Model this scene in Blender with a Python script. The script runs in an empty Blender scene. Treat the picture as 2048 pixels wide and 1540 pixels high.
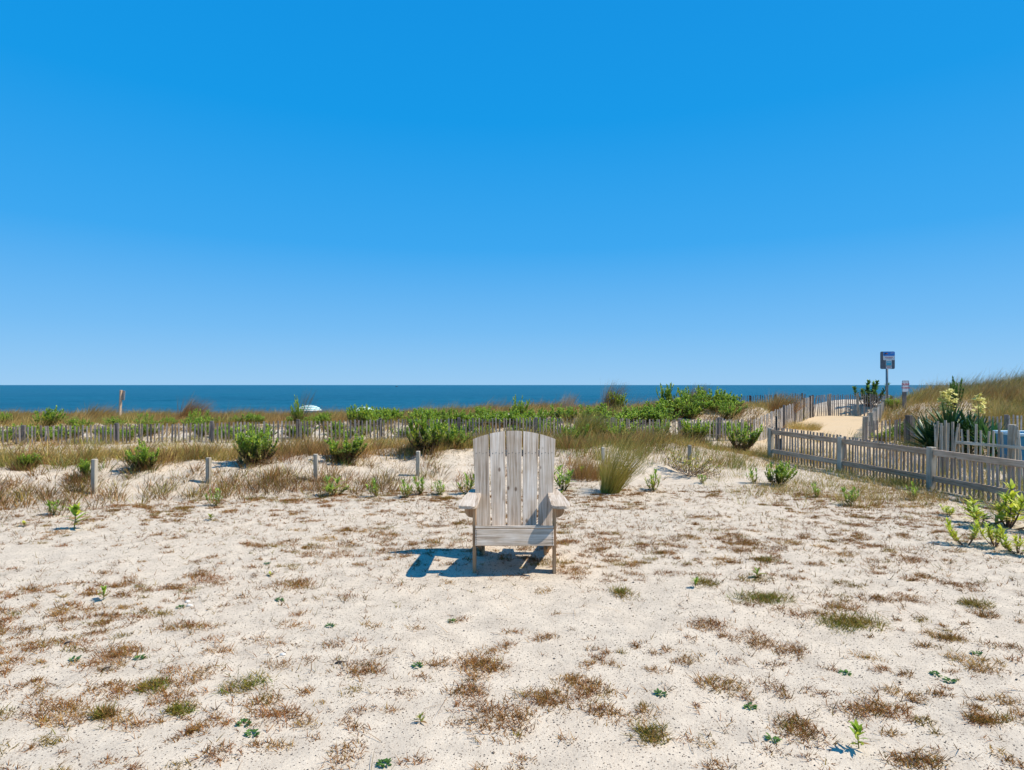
import bpy, bmesh, math, random
import numpy as np
from mathutils import Vector, Matrix

# ------------------------------------------------------------------ camera, sky, sun
scene = bpy.context.scene
COL = scene.collection
random.seed(11)
rng = np.random.default_rng(11)
F = 1200.0                      # focal length in photo pixels (2048 wide)
EYE = 1.55
cam_d = bpy.data.cameras.new('camera'); cam = bpy.data.objects.new('camera', cam_d)
COL.objects.link(cam); scene.camera = cam
cam.location = (0, 0, EYE); cam.rotation_euler = (math.radians(90), 0, 0)
cam_d.sensor_width = 36.0; cam_d.lens = 36.0 * F / 2048.0
cam_d.clip_start = 0.1; cam_d.clip_end = 200000

SUN_TRAVEL = Vector((-0.76, 0.04, -1.0)).normalized()
SUN_EL = math.asin(-SUN_TRAVEL.z)
SUN_AZ = math.atan2(-SUN_TRAVEL.x, -SUN_TRAVEL.y)     # clockwise from +Y
world = bpy.data.worlds.new('World'); scene.world = world; world.use_nodes = True
wn = world.node_tree.nodes; wl = world.node_tree.links
bg = wn['Background']
sky = wn.new('ShaderNodeTexSky'); sky.sky_type = 'NISHITA'; sky.sun_disc = False
sky.sun_elevation = SUN_EL; sky.sun_rotation = SUN_AZ
sky.altitude = 0; sky.air_density = 1.0; sky.dust_density = 0.0; sky.ozone_density = 1.5
nsc = wn.new('ShaderNodeVectorMath'); nsc.operation = 'SCALE'; nsc.inputs['Scale'].default_value = 0.115
wl.new(sky.outputs[0], nsc.inputs[0])
wco = wn.new('ShaderNodeTexCoord'); wsep = wn.new('ShaderNodeSeparateXYZ'); wl.new(wco.outputs['Generated'], wsep.inputs[0])
wr = wn.new('ShaderNodeValToRGB'); we = wr.color_ramp.elements      # clear-day blue by elevation, the same all the way round
we[0].position = 0.0; we[0].color = (0.29, 0.58, 0.90, 1); we[1].position = 1.0; we[1].color = (0.0, 0.20, 0.62, 1)
for p_, c_ in ((0.09, (0.16, 0.49, 0.90)), (0.22, (0.035, 0.385, 0.88)), (0.40, (0.0, 0.32, 0.82)), (0.55, (0.0, 0.29, 0.78))):
    e_ = we.new(p_); e_.color = (*c_, 1)
wl.new(wsep.outputs[2], wr.inputs[0])
wm = wn.new('ShaderNodeMix'); wm.data_type = 'RGBA'; wm.inputs[0].default_value = 0.94
wl.new(nsc.outputs[0], wm.inputs[6]); wl.new(wr.outputs[0], wm.inputs[7]); wl.new(wm.outputs[2], bg.inputs['Color'])
bg.inputs['Strength'].default_value = 0.85
sun_d = bpy.data.lights.new('sun', 'SUN'); sun = bpy.data.objects.new('sun', sun_d)
COL.objects.link(sun); sun_d.energy = 5.0; sun_d.angle = math.radians(0.5); sun_d.color = (1.0, 0.93, 0.82)
sun.rotation_euler = SUN_TRAVEL.to_track_quat('-Z', 'Y').to_euler()
sun.location = (20, 2, 30)
vs = scene.view_settings
vs.view_transform = 'Standard'; vs.look = 'None'; vs.exposure = 0.25; vs.gamma = 1.0
vs.use_curve_mapping = False

# ------------------------------------------------------------------ helpers
def tag(o, label=None, cat=None, group=None, kind=None):
    if label: o['label'] = label
    if cat: o['category'] = cat
    if group: o['group'] = group
    if kind: o['kind'] = kind
    return o

def empty(name, loc, rz=0.0):
    o = bpy.data.objects.new(name, None); COL.objects.link(o)
    o.location = loc; o.rotation_euler = (0, 0, rz); o.empty_display_size = 0.1
    return o

def obj(name, me, parent=None, loc=(0, 0, 0), rot=(0, 0, 0)):
    o = bpy.data.objects.new(name, me); COL.objects.link(o)
    o.location = loc; o.rotation_euler = rot
    if parent is not None: o.parent = parent
    return o

def mesh_np(name, V, Q, mat=None, col=None, smooth=False, attr=None):
    V = np.asarray(V, np.float32); Q = np.asarray(Q, np.int32)
    me = bpy.data.meshes.new(name)
    n, k = Q.shape
    me.vertices.add(len(V)); me.vertices.foreach_set('co', V.ravel())
    me.loops.add(n * k); me.loops.foreach_set('vertex_index', Q.ravel())
    me.polygons.add(n)
    me.polygons.foreach_set('loop_start', np.arange(n, dtype=np.int32) * k)
    me.polygons.foreach_set('loop_total', np.full(n, k, np.int32))
    if smooth: me.polygons.foreach_set('use_smooth', np.ones(n, bool))
    me.update(calc_edges=True)
    if col is not None:
        a = me.color_attributes.new('Col', 'FLOAT_COLOR', 'POINT')
        c = np.ones((len(V), 4), np.float32); c[:, :3] = col
        a.data.foreach_set('color', c.ravel())
    if attr is not None:
        for kx, v in attr.items():
            a = me.attributes.new(kx, 'FLOAT', 'POINT'); a.data.foreach_set('value', np.asarray(v, np.float32))
    if mat is not None: me.materials.append(mat)
    return me

def mesh_bm(name, bm, mat, bevel=0.0, smooth=False):
    if bevel > 0:
        bmesh.ops.bevel(bm, geom=list(bm.edges), offset=bevel, segments=1, affect='EDGES', clamp_overlap=True)
    bmesh.ops.recalc_face_normals(bm, faces=bm.faces)
    me = bpy.data.meshes.new(name); bm.to_mesh(me); bm.free()
    if smooth:
        for p in me.polygons: p.use_smooth = True
    me.materials.append(mat)
    return me

def bm_box(bm, c, s, M=None):
    r = bmesh.ops.create_cube(bm, size=1.0)
    T = Matrix.Translation(c) @ Matrix.Diagonal((s[0], s[1], s[2], 1))
    bmesh.ops.transform(bm, matrix=(M @ T) if M else T, verts=r['verts'])
    return r['verts']

def box_mesh(name, s, mat, bevel=0.002, c=(0, 0, 0)):
    bm = bmesh.new(); bm_box(bm, c, s); return mesh_bm(name, bm, mat, bevel)

def prism(name, outline, thick, mat, bevel=0.002, axis='Y'):
    """outline of (a, b) points extruded; axis Y: points are x,z, axis Z: points are x,y, axis X: points are y,z"""
    bm = bmesh.new(); h = thick / 2
    def mk(a, b, t): return {'Y': (a, t, b), 'Z': (a, b, t), 'X': (t, a, b)}[axis]
    v0 = [bm.verts.new(mk(a, b, -h)) for a, b in outline]
    v1 = [bm.verts.new(mk(a, b, h)) for a, b in outline]
    n = len(outline)
    bm.faces.new(v0); bm.faces.new(list(reversed(v1)))
    for i in range(n): bm.faces.new((v0[i], v1[i], v1[(i + 1) % n], v0[(i + 1) % n]))
    return mesh_bm(name, bm, mat, bevel)

def tube(name, pts, rads, mat, sides=6, smooth=True):
    pts = np.asarray(pts, float); n = len(pts)
    rads = np.broadcast_to(np.asarray(rads, float), (n,))
    V = []; 
    for i in range(n):
        d = pts[min(i + 1, n - 1)] - pts[max(i - 1, 0)]; d /= np.linalg.norm(d) + 1e-9
        u = np.cross(d, [0.31, 0.95, 0.1]); u /= np.linalg.norm(u) + 1e-9; w = np.cross(d, u)
        for k in range(sides):
            a = 2 * math.pi * k / sides
            V.append(pts[i] + rads[i] * (math.cos(a) * u + math.sin(a) * w))
    Q = [(i * sides + k, i * sides + (k + 1) % sides, (i + 1) * sides + (k + 1) % sides, (i + 1) * sides + k)
         for i in range(n - 1) for k in range(sides)]
    bm = bmesh.new(); vs_ = [bm.verts.new(v) for v in V]
    for q in Q: bm.faces.new([vs_[j] for j in q])
    bm.faces.new(vs_[:sides][::-1]); bm.faces.new(vs_[-sides:])
    return mesh_bm(name, bm, mat, 0, smooth)

# ------------------------------------------------------------------ noise and terrain
def _h(ix, iy, s):
    n = (ix * 374761393 + iy * 668265263 + s * 1442695041) & 0xFFFFFFFF
    n = ((n ^ (n >> 13)) * 1274126177) & 0xFFFFFFFF
    n = n ^ (n >> 16)
    return (n & 0xFFFF) / 65535.0
def vnoise(x, y, s=0):
    x = np.asarray(x, float); y = np.asarray(y, float)
    ix = np.floor(x).astype(np.int64); iy = np.floor(y).astype(np.int64)
    fx = x - ix; fy = y - iy; fx = fx * fx * (3 - 2 * fx); fy = fy * fy * (3 - 2 * fy)
    a = _h(ix, iy, s); b = _h(ix + 1, iy, s); c = _h(ix, iy + 1, s); d = _h(ix + 1, iy + 1, s)
    return (a * (1 - fx) + b * fx) * (1 - fy) + (c * (1 - fx) + d * fx) * fy
def fbm(x, y, s=0, o=4):
    t = 0; a = 0.5; f = 1.0
    for i in range(o):
        t = t + a * (vnoise(np.asarray(x) * f, np.asarray(y) * f, s + i * 17) - 0.5); a *= 0.5; f *= 2.03
    return t
def sst(a, b, v):
    t = np.clip((v - a) / (b - a), 0, 1); return t * t * (3 - 2 * t)

PATH0 = np.array((7.55, 15.2)); PATHD = np.array((0.527, 0.850))      # centre line of the sandy beach path
def path_mask(x, y):
    px = x - PATH0[0]; py = y - PATH0[1]
    along = px * PATHD[0] + py * PATHD[1]; perp = np.abs(px * PATHD[1] - py * PATHD[0])
    m = (1 - sst(1.15, 2.3, perp)) * sst(-4.5, -1.0, along) * (1 - sst(14.3, 15.6, along))
    return m
def post_line(x): return 9.98 + 0.31 * np.clip(x, -14, 6)
def terrain(x, y):
    x = np.asarray(x, float); y = np.asarray(y, float)
    t = y - post_line(x) + 0.5 * fbm(x * 0.5, y * 0.5, 3)
    edge = 1 - 0.8 * sst(3.0, 5.6, x)
    berm = 0.33 * sst(-0.7, 1.3, t) * (1 - 0.72 * sst(1.8, 4.2, t)) * edge
    lump = (0.20 * fbm(x * 0.9, y * 0.9, 21) + 0.10 * fbm(x * 3.1, y * 3.1, 29, 3)) * sst(-0.5, 0.6, t) * (1 - 0.6 * sst(3, 5, t))
    pm = path_mask(x, y)
    back = 0.10 * sst(3.0, 9.0, t) + 0.02 * sst(13, 26, y)
    hill = 1.33 * np.exp(-(((x - 21.5) / 7.6) ** 2 + ((y - 23.5) / 4.6) ** 2))
    mid = 0.52 * np.exp(-(((x - 7.2) / 4.2) ** 2 + ((y - 22.5) / 4.0) ** 2))
    ctr = 0.20 * np.exp(-(((x - 0.5) / 7.0) ** 2 + ((y - 23.5) / 3.0) ** 2))
    dunes = (hill + mid + ctr) * (1 - pm) + 0.3 * fbm(x * 0.28, y * 0.28, 9) * sst(16, 21, y) * (1 - pm)
    mound = 0.95 * np.exp(-(((x - 16.8) / 3.0) ** 2 + ((y - 30.2) / 1.5) ** 2))
    z = berm + lump + back + dunes + mound - 0.16 * sst(19, 24, y) * (1 - sst(-6.0, -1.0, x))
    fore = (1 - sst(-1.2, 0.2, t))
    z = z + 0.055 * fbm(x * 0.7, y * 0.7, 5, 3) * fore
    near = sst(16, 10, y) if False else (1 - sst(10, 15, y))
    z = z + near * (0.020 * fbm(x * 4.5, y * 4.5, 33, 3) + 0.010 * fbm(x * 13, y * 13, 55, 2))
    drop = sst(28.0, 37.0, y)
    z = z * (1 - drop) - 2.15 * drop - 1.25 * sst(44, 64, y) - 1.0 * sst(60, 75, y)
    return z
def gz(x, y): return float(terrain(np.array([x]), np.array([y]))[0])
def X(px, d): return (px - 1024.0) * d / F                     # sideways metres of a photo column at a distance
def G(px, d): x = X(px, d); return (x, d, gz(x, d))

# ------------------------------------------------------------------ materials
def new_mat(name):
    m = bpy.data.materials.new(name); m.use_nodes = True
    return m, m.node_tree.nodes, m.node_tree.links, m.node_tree.nodes['Principled BSDF']

def ramp(n, stops):
    r = n.new('ShaderNodeValToRGB'); e = r.color_ramp.elements
    e[0].position, e[0].color = stops[0][0], (*stops[0][1], 1)
    e[1].position, e[1].color = stops[-1][0], (*stops[-1][1], 1)
    for p, c in stops[1:-1]:
        q = e.new(p); q.color = (*c, 1)
    return r

def mixc(n, l, fac, a, b, mode='MIX'):
    m = n.new('ShaderNodeMix'); m.data_type = 'RGBA'; m.blend_type = mode
    for sock, v in ((m.inputs[0], fac), (m.inputs[6], a), (m.inputs[7], b)):
        if hasattr(v, 'is_linked'): l.new(v, sock)
        elif isinstance(v, tuple): sock.default_value = (*v, 1)
        else: sock.default_value = v
    return m.outputs[2]

def noise(n, l, co, scale, detail=4, rough=0.55, dist=0.0):
    t = n.new('ShaderNodeTexNoise'); t.inputs['Scale'].default_value = scale
    t.inputs['Detail'].default_value = detail; t.inputs['Roughness'].default_value = rough
    t.inputs['Distortion'].default_value = dist
    l.new(co, t.inputs['Vector']); return t.outputs['Fac']

def sand_mat():
    m, n, l, b = new_mat('sand')
    co = n.new('ShaderNodeTexCoord').outputs['Object']
    big = noise(n, l, co, 0.55, 5, 0.6); mid = noise(n, l, co, 5.0, 5, 0.65); fine = noise(n, l, co, 160, 3, 0.7)
    c1 = ramp(n, [(0.3, (0.60, 0.515, 0.41)), (0.7, (0.645, 0.54, 0.42))]); l.new(big, c1.inputs[0])
    c2 = ramp(n, [(0.30, (0.80, 0.79, 0.78)), (0.62, (1.05, 1.04, 1.02))]); l.new(mid, c2.inputs[0])
    c = mixc(n, l, 1.0, c1.outputs[0], c2.outputs[0], 'MULTIPLY')
    c3 = ramp(n, [(0.3, (0.72, 0.70, 0.68)), (0.65, (1.1, 1.1, 1.08))]); l.new(fine, c3.inputs[0])
    c = mixc(n, l, 0.8, c, c3.outputs[0], 'MULTIPLY')
    # grit: dark and amber shell fragments
    for sc, th, dk, am in ((62.0, 0.17, (0.09, 0.075, 0.065), 0.62), (115.0, 0.22, (0.17, 0.12, 0.085), 0.50)):
        v = n.new('ShaderNodeTexVoronoi'); v.inputs['Scale'].default_value = sc; l.new(co, v.inputs['Vector'])
        sep = n.new('ShaderNodeSeparateColor'); l.new(v.outputs['Color'], sep.inputs[0])
        pick = n.new('ShaderNodeMath'); pick.operation = 'GREATER_THAN'; pick.inputs[1].default_value = am; l.new(sep.outputs[0], pick.inputs[0])
        rad = n.new('ShaderNodeMath'); rad.operation = 'MULTIPLY'; rad.inputs[1].default_value = th * 2; l.new(sep.outputs[1], rad.inputs[0])
        lt = n.new('ShaderNodeMath'); lt.operation = 'LESS_THAN'; l.new(v.outputs['Distance'], lt.inputs[0]); l.new(rad.outputs[0], lt.inputs[1])
        mu = n.new('ShaderNodeMath'); mu.operation = 'MULTIPLY'; l.new(pick.outputs[0], mu.inputs[0]); l.new(lt.outputs[0], mu.inputs[1])
        c = mixc(n, l, mu.outputs[0], c, dk)
    a = n.new('ShaderNodeAttribute'); a.attribute_name = 'path'
    c = mixc(n, l, a.outputs['Fac'], c, mixc(n, l, 0.5, (0.62, 0.45, 0.26), c3.outputs[0], 'MULTIPLY'))
    l.new(c, b.inputs['Base Color']); b.inputs['Roughness'].default_value = 0.95
    b.inputs['Specular IOR Level'].default_value = 0.15
    bp = n.new('ShaderNodeBump'); bp.inputs['Strength'].default_value = 0.55; bp.inputs['Distance'].default_value = 0.012
    h = n.new('ShaderNodeMath'); h.operation = 'ADD'
    hm = noise(n, l, co, 28, 5, 0.7)
    f2 = n.new('ShaderNodeMath'); f2.operation = 'MULTIPLY'; f2.inputs[1].default_value = 0.25; l.new(fine, f2.inputs[0])
    l.new(hm, h.inputs[0]); l.new(f2.outputs[0], h.inputs[1]); l.new(h.outputs[0], bp.inputs['Height'])
    l.new(bp.outputs[0], b.inputs['Normal'])
    return m

def leaf_mat(name, trans=0.3, rough=0.55, spec=0.3):
    m, n, l, b = new_mat(name)
    a = n.new('ShaderNodeAttribute'); a.attribute_name = 'Col'
    l.new(a.outputs['Color'], b.inputs['Base Color']); b.inputs['Roughness'].default_value = rough
    b.inputs['Specular IOR Level'].default_value = spec
    t = n.new('ShaderNodeBsdfTranslucent'); l.new(a.outputs['Color'], t.inputs['Color'])
    mx = n.new('ShaderNodeMixShader'); mx.inputs[0].default_value = trans
    l.new(b.outputs[0], mx.inputs[1]); l.new(t.outputs[0], mx.inputs[2])
    l.new(mx.outputs[0], n['Material Output'].inputs['Surface'])
    return m

def wood_mat(name, light, midc, dark, var=0.25, grain=26.0, knots=True):
    """grain runs along local Z"""
    m, n, l, b = new_mat(name)
    tc = n.new('ShaderNodeTexCoord'); oi = n.new('ShaderNodeObjectInfo')
    off = n.new('ShaderNodeVectorMath'); off.operation = 'SCALE'; off.inputs[0].default_value = (13.7, 7.1, 29.3)
    l.new(oi.outputs['Random'], off.inputs['Scale'])
    add = n.new('ShaderNodeVectorMath'); l.new(tc.outputs['Object'], add.inputs[0]); l.new(off.outputs[0], add.inputs[1])
    mp = n.new('ShaderNodeMapping'); mp.inputs['Scale'].default_value = (grain, grain, 1.1); l.new(add.outputs[0], mp.inputs['Vector'])
    g1 = noise(n, l, mp.outputs[0], 1.0, 5, 0.6, 1.6)
    mp2 = n.new('ShaderNodeMapping'); mp2.inputs['Scale'].default_value = (grain * 5, grain * 5, 2.2); l.new(add.outputs[0], mp2.inputs['Vector'])
    g2 = noise(n, l, mp2.outputs[0], 1.0, 4, 0.65, 0.4)
    r1 = ramp(n, [(0.28, dark), (0.46, midc), (0.60, light), (0.8, midc)]); l.new(g1, r1.inputs[0])
    r2 = ramp(n, [(0.30, (0.62, 0.60, 0.58)), (0.58, (1.05, 1.05, 1.05))]); l.new(g2, r2.inputs[0])
    c = mixc(n, l, 0.85, r1.outputs[0], r2.outputs[0], 'MULTIPLY')
    blot = noise(n, l, add.outputs[0], 5.0, 3, 0.6)
    r3 = ramp(n, [(0.35, (0.86, 0.80, 0.74)), (0.65, (1.06, 1.06, 1.07))]); l.new(blot, r3.inputs[0])
    c = mixc(n, l, 0.8, c, r3.outputs[0], 'MULTIPLY')
    if knots:
        mk = n.new('ShaderNodeMapping'); mk.inputs['Scale'].default_value = (1, 1, 0.6); l.new(add.outputs[0], mk.inputs['Vector'])
        v = n.new('ShaderNodeTexVoronoi'); v.inputs['Scale'].default_value = 7.0; l.new(mk.outputs[0], v.inputs['Vector'])
        rk = ramp(n, [(0.05, (0.30, 0.24, 0.2)), (0.11, (1, 1, 1))]); l.new(v.outputs['Distance'], rk.inputs[0])
        c = mixc(n, l, 0.9, c, rk.outputs[0], 'MULTIPLY')
    rv = ramp(n, [(0.0, (1 - var, 1 - var * 1.1, 1 - var * 1.2)), (1.0, (1 + var * 0.5,) * 3)]); l.new(oi.outputs['Random'], rv.inputs[0])
    c = mixc(n, l, 1.0, c, rv.outputs[0], 'MULTIPLY')
    l.new(c, b.inputs['Base Color']); b.inputs['Roughness'].default_value = 0.85
    b.inputs['Specular IOR Level'].default_value = 0.2
    bp = n.new('ShaderNodeBump'); bp.inputs['Strength'].default_value = 0.35; bp.inputs['Distance'].default_value = 0.003
    l.new(g2, bp.inputs['Height']); l.new(bp.outputs[0], b.inputs['Normal'])
    return m

def plain_mat(name, c, rough=0.5, metal=0.0, wear=0.25, scale=9.0):
    m, n, l, b = new_mat(name)
    co = n.new('ShaderNodeTexCoord').outputs['Object']
    f = noise(n, l, co, scale, 5, 0.65)
    r = ramp(n, [(0.3, tuple(x * (1 - wear) for x in c)), (0.7, tuple(min(1, x * (1 + wear * 0.4)) for x in c))])
    l.new(f, r.inputs[0]); l.new(r.outputs[0], b.inputs['Base Color'])
    b.inputs['Roughness'].default_value = rough; b.inputs['Metallic'].default_value = metal
    return m

def sea_mat():
    m, n, l, b = new_mat('sea_water')
    co = n.new('ShaderNodeTexCoord').outputs['Object']
    mp = n.new('ShaderNodeMapping'); mp.inputs['Scale'].default_value = (0.01, 0.035, 1); l.new(co, mp.inputs['Vector'])
    f = noise(n, l, mp.outputs[0], 1.0, 5, 0.6)
    r = ramp(n, [(0.3, (0.005, 0.070, 0.120)), (0.7, (0.009, 0.108, 0.165))]); l.new(f, r.inputs[0])
    l.new(r.outputs[0], b.inputs['Base Color'])
    b.inputs['Roughness'].default_value = 0.38; b.inputs['IOR'].default_value = 1.33
    b.inputs['Specular IOR Level'].default_value = 0.32
    mp2 = n.new('ShaderNodeMapping'); mp2.inputs['Scale'].default_value = (0.35, 1.1, 1); l.new(co, mp2.inputs['Vector'])
    w = noise(n, l, mp2.outputs[0], 1.0, 6, 0.65, 0.3)
    bp = n.new('ShaderNodeBump'); bp.inputs['Strength'].default_value = 1.0; bp.inputs['Distance'].default_value = 0.55
    l.new(w, bp.inputs['Height']); l.new(bp.outputs[0], b.inputs['Normal'])
    return m

M = {}
M['sand'] = sand_mat()
M['sea'] = sea_mat()
M['grass'] = leaf_mat('grass_blades', 0.25, 0.75, 0.1)
M['leaf'] = leaf_mat('leaves', 0.42, 0.5, 0.35)
M['yucca'] = leaf_mat('yucca_leaves', 0.1, 0.4, 0.5)
M['petal'] = leaf_mat('petals', 0.35, 0.6, 0.2)
M['stem'] = plain_mat('stems', (0.14, 0.075, 0.04), 0.8, 0, 0.4, 40)
M['greenstem'] = plain_mat('green_stems', (0.16, 0.18, 0.05), 0.7, 0, 0.4, 40)
M['chair'] = wood_mat('weathered_chair_wood', (0.74, 0.655, 0.55), (0.60, 0.495, 0.385), (0.25, 0.18, 0.12), 0.16, 20.0)
M['chairbrown'] = wood_mat('brown_chair_wood', (0.52, 0.36, 0.22), (0.43, 0.28, 0.16), (0.26, 0.16, 0.09), 0.15, 22.0, False)
M['picket'] = wood_mat('grey_pickets', (0.44, 0.38, 0.335), (0.36, 0.305, 0.265), (0.21, 0.17, 0.14), 0.35, 40.0, False)
M['picketpale'] = wood_mat('pale_pickets', (0.64, 0.60, 0.54), (0.54, 0.49, 0.44), (0.34, 0.29, 0.25), 0.3, 40.0, False)
M['rail'] = wood_mat('rail_wood', (0.60, 0.455, 0.33), (0.49, 0.35, 0.24), (0.26, 0.18, 0.12), 0.2, 18.0)
M['post'] = wood_mat('post_wood', (0.58, 0.53, 0.43), (0.47, 0.42, 0.33), (0.2, 0.175, 0.14), 0.22, 18.0)
M['darkpost'] = wood_mat('dark_post_wood', (0.22, 0.20, 0.185), (0.16, 0.145, 0.135), (0.08, 0.07, 0.065), 0.25, 18.0, False)
M['wire'] = plain_mat('wire', (0.20, 0.18, 0.17), 0.6, 0.5)
M['screw'] = plain_mat('screw', (0.05, 0.045, 0.04), 0.6, 0.4)
M['metal'] = plain_mat('galvanised_metal', (0.26, 0.26, 0.25), 0.45, 0.7)
M['darkmetal'] = plain_mat('dark_metal', (0.035, 0.04, 0.04), 0.5, 0.5)
M['signback'] = plain_mat('sign_grey', (0.13, 0.14, 0.16), 0.5, 0.3)
M['signwhite'] = plain_mat('sign_white', (0.72, 0.72, 0.72), 0.5, 0, 0.1)
M['signblue'] = plain_mat('sign_blue', (0.02, 0.22, 0.62), 0.5, 0, 0.1)
M['signcyan'] = plain_mat('sign_cyan', (0.06, 0.45, 0.58), 0.5, 0, 0.1)
M['signred'] = plain_mat('sign_red', (0.55, 0.03, 0.04), 0.5, 0, 0.1)
M['signblack'] = plain_mat('sign_black', (0.03, 0.03, 0.035), 0.5, 0, 0.1)
M['signpale'] = plain_mat('sign_pale_back', (0.42, 0.40, 0.37), 0.6, 0.1, 0.2)
M['orange'] = plain_mat('sign_orange', (0.75, 0.16, 0.05), 0.5, 0, 0.1)
M['blue'] = plain_mat('blue_plastic', (0.01, 0.20, 0.33), 0.45, 0, 0.2)
M['bluerim'] = plain_mat('pale_blue_rim', (0.42, 0.62, 0.70), 0.5, 0, 0.2)
M['teal'] = plain_mat('umbrella_teal', (0.04, 0.36, 0.36), 0.8, 0, 0.05)
M['white'] = plain_mat('umbrella_white', (0.78, 0.78, 0.76), 0.8, 0, 0.05)
M['shell'] = plain_mat('shell', (0.75, 0.70, 0.62), 0.6, 0, 0.2, 60)
M['stick'] = plain_mat('driftwood', (0.07, 0.05, 0.04), 0.85, 0, 0.4, 50)
M['pebble'] = plain_mat('pebbles', (0.20, 0.17, 0.15), 0.8, 0, 0.6, 4)

# ------------------------------------------------------------------ ground and sea
def axis(parts):
    out = []
    for a, b, s in parts: out += list(np.arange(a, b - 1e-6, s))
    return np.array(out + [parts[-1][1]])
def grid(xs, ys):
    GX, GY = np.meshgrid(xs, ys); nx, ny = len(xs), len(ys)
    i = np.arange(nx - 1); j = np.arange(ny - 1); I, J = np.meshgrid(i, j)
    a = (J * nx + I).ravel()
    return GX.ravel(), GY.ravel(), np.stack([a, a + 1, a + nx + 1, a + nx], 1)
xs = axis([(-220, -60, 20), (-60, -30, 3), (-30, -9.5, 0.35), (-9.5, 9.5, 0.05), (9.5, 30, 0.3), (30, 60, 3), (60, 220, 20)])
ys = axis([(-60, -6, 6), (-6, 1.5, 0.5), (1.5, 12.5, 0.05), (12.5, 30, 0.2), (30, 60, 1), (60, 80, 4)])
gx, gy, gq = grid(xs, ys)
ground = obj('sand_ground', mesh_np('sand_ground', np.stack([gx, gy, terrain(gx, gy)], 1), gq, M['sand'], smooth=True,
             attr={'path': path_mask(gx, gy) * (0.85 + 0.3 * fbm(gx * 2, gy * 2, 71))}))
tag(ground, kind='structure')

SEA = -3.0
xs = axis([(-90000, -10000, 20000), (-10000, -1000, 3000), (-1000, -260, 60), (-260, 260, 2.2), (260, 1000, 60), (1000, 10000, 3000), (10000, 90000, 20000)])
ys = axis([(52, 200, 0.55), (200, 420, 1.1), (420, 1000, 20), (1000, 10000, 1000), (10000, 130000, 20000)])
gx, gy, gq = grid(xs, ys)
amp = sst(52, 75, gy) * (1 - sst(200, 420, gy)) * (1 - sst(200, 255, np.abs(gx)))
wz = 0.55 * fbm(gx * 0.05, gy * 0.22, 101, 2) + 0.5 * fbm(gx * 0.14, gy * 0.5, 131, 2)
sea = obj('sea', mesh_np('sea', np.stack([gx, gy, SEA + amp * wz], 1), gq, M['sea'], smooth=True))
tag(sea, kind='structure')

# ------------------------------------------------------------------ blades (grass, leaves)
def blades(base, az, lean, curl, length, width, col, K=3, prof=None, face=None, tipcol=None):
    N = len(base); base = np.asarray(base, float)
    prof = np.array(prof if prof is not None else [1.0, 0.9, 0.6, 0.12][:K] + [0.12])[:K + 1] if prof is None else np.array(prof)
    prof = np.asarray(prof, float)
    hx, hy = np.cos(az), np.sin(az)
    if face is None: face = rng.uniform(0, math.pi, N)
    wx, wy = np.cos(face), np.sin(face)
    P = np.zeros((N, K + 1, 3)); P[:, 0] = base
    for k in range(K):
        a = lean + curl * ((k + 0.5) / K)
        st = (length / K)
        P[:, k + 1, 0] = P[:, k, 0] + st * np.sin(a) * hx
        P[:, k + 1, 1] = P[:, k, 1] + st * np.sin(a) * hy
        P[:, k + 1, 2] = P[:, k, 2] + st * np.cos(a)
    Wv = np.stack([wx, wy, np.zeros(N)], 1)[:, None, :] * (width[:, None] * prof[None, :] / 2)[:, :, None]
    V = np.stack([P - Wv, P + Wv], 2).reshape(N, (K + 1) * 2, 3)
    q = np.array([(2 * k, 2 * k + 1, 2 * k + 3, 2 * k + 2) for k in range(K)])
    Q = (np.arange(N)[:, None, None] * (K + 1) * 2 + q[None]).reshape(-1, 4)
    C = np.repeat(col[:, None, :], (K + 1) * 2, 1)
    if tipcol is not None:
        tt = np.repeat(np.linspace(0, 1, K + 1) ** 1.5, 2)[None, :, None]
        C = C * (1 - tt) + tipcol[:, None, :] * tt
    return V.reshape(-1, 3), Q, C.reshape(-1, 3)

def merge(parts):
    V, Q, C, o = [], [], [], 0
    for v, q, c in parts:
        V.append(v); Q.append(q + o); C.append(c); o += len(v)
    return np.concatenate(V), np.concatenate(Q), np.concatenate(C)

PAL = {
 'straw': np.array([(0.42, 0.31, 0.15), (0.50, 0.39, 0.20), (0.34, 0.25, 0.11)]),
 'brown': np.array([(0.26, 0.155, 0.075), (0.34, 0.215, 0.11), (0.20, 0.115, 0.055), (0.36, 0.24, 0.15)]),
 'rust': np.array([(0.30, 0.16, 0.09), (0.36, 0.21, 0.12), (0.22, 0.12, 0.07), (0.33, 0.22, 0.10)]),
 'olive': np.array([(0.20, 0.20, 0.06), (0.26, 0.25, 0.08), (0.15, 0.17, 0.05)]),
 'green': np.array([(0.11, 0.20, 0.035), (0.15, 0.25, 0.045), (0.085, 0.155, 0.03)]),
 'grey': np.array([(0.30, 0.26, 0.21), (0.38, 0.33, 0.27), (0.22, 0.19, 0.15)]),
 'dark': np.array([(0.10, 0.075, 0.04), (0.13, 0.10, 0.05), (0.07, 0.055, 0.035)]),
}
for k_ in PAL: PAL[k_] = PAL[k_] * (1.3 if k_ in ('straw', 'olive', 'green', 'grey') else 1.15)
for k_ in ('straw', 'brown', 'rust', 'olive', 'dark'):
    lu_ = PAL[k_].mean(1, keepdims=True); PAL[k_] = np.clip(lu_ + 1.3 * (PAL[k_] - lu_), 0.01, 1) * 0.95
PAL['rust'] = PAL['rust'] * np.array([1.02, 0.98, 0.95])
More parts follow.
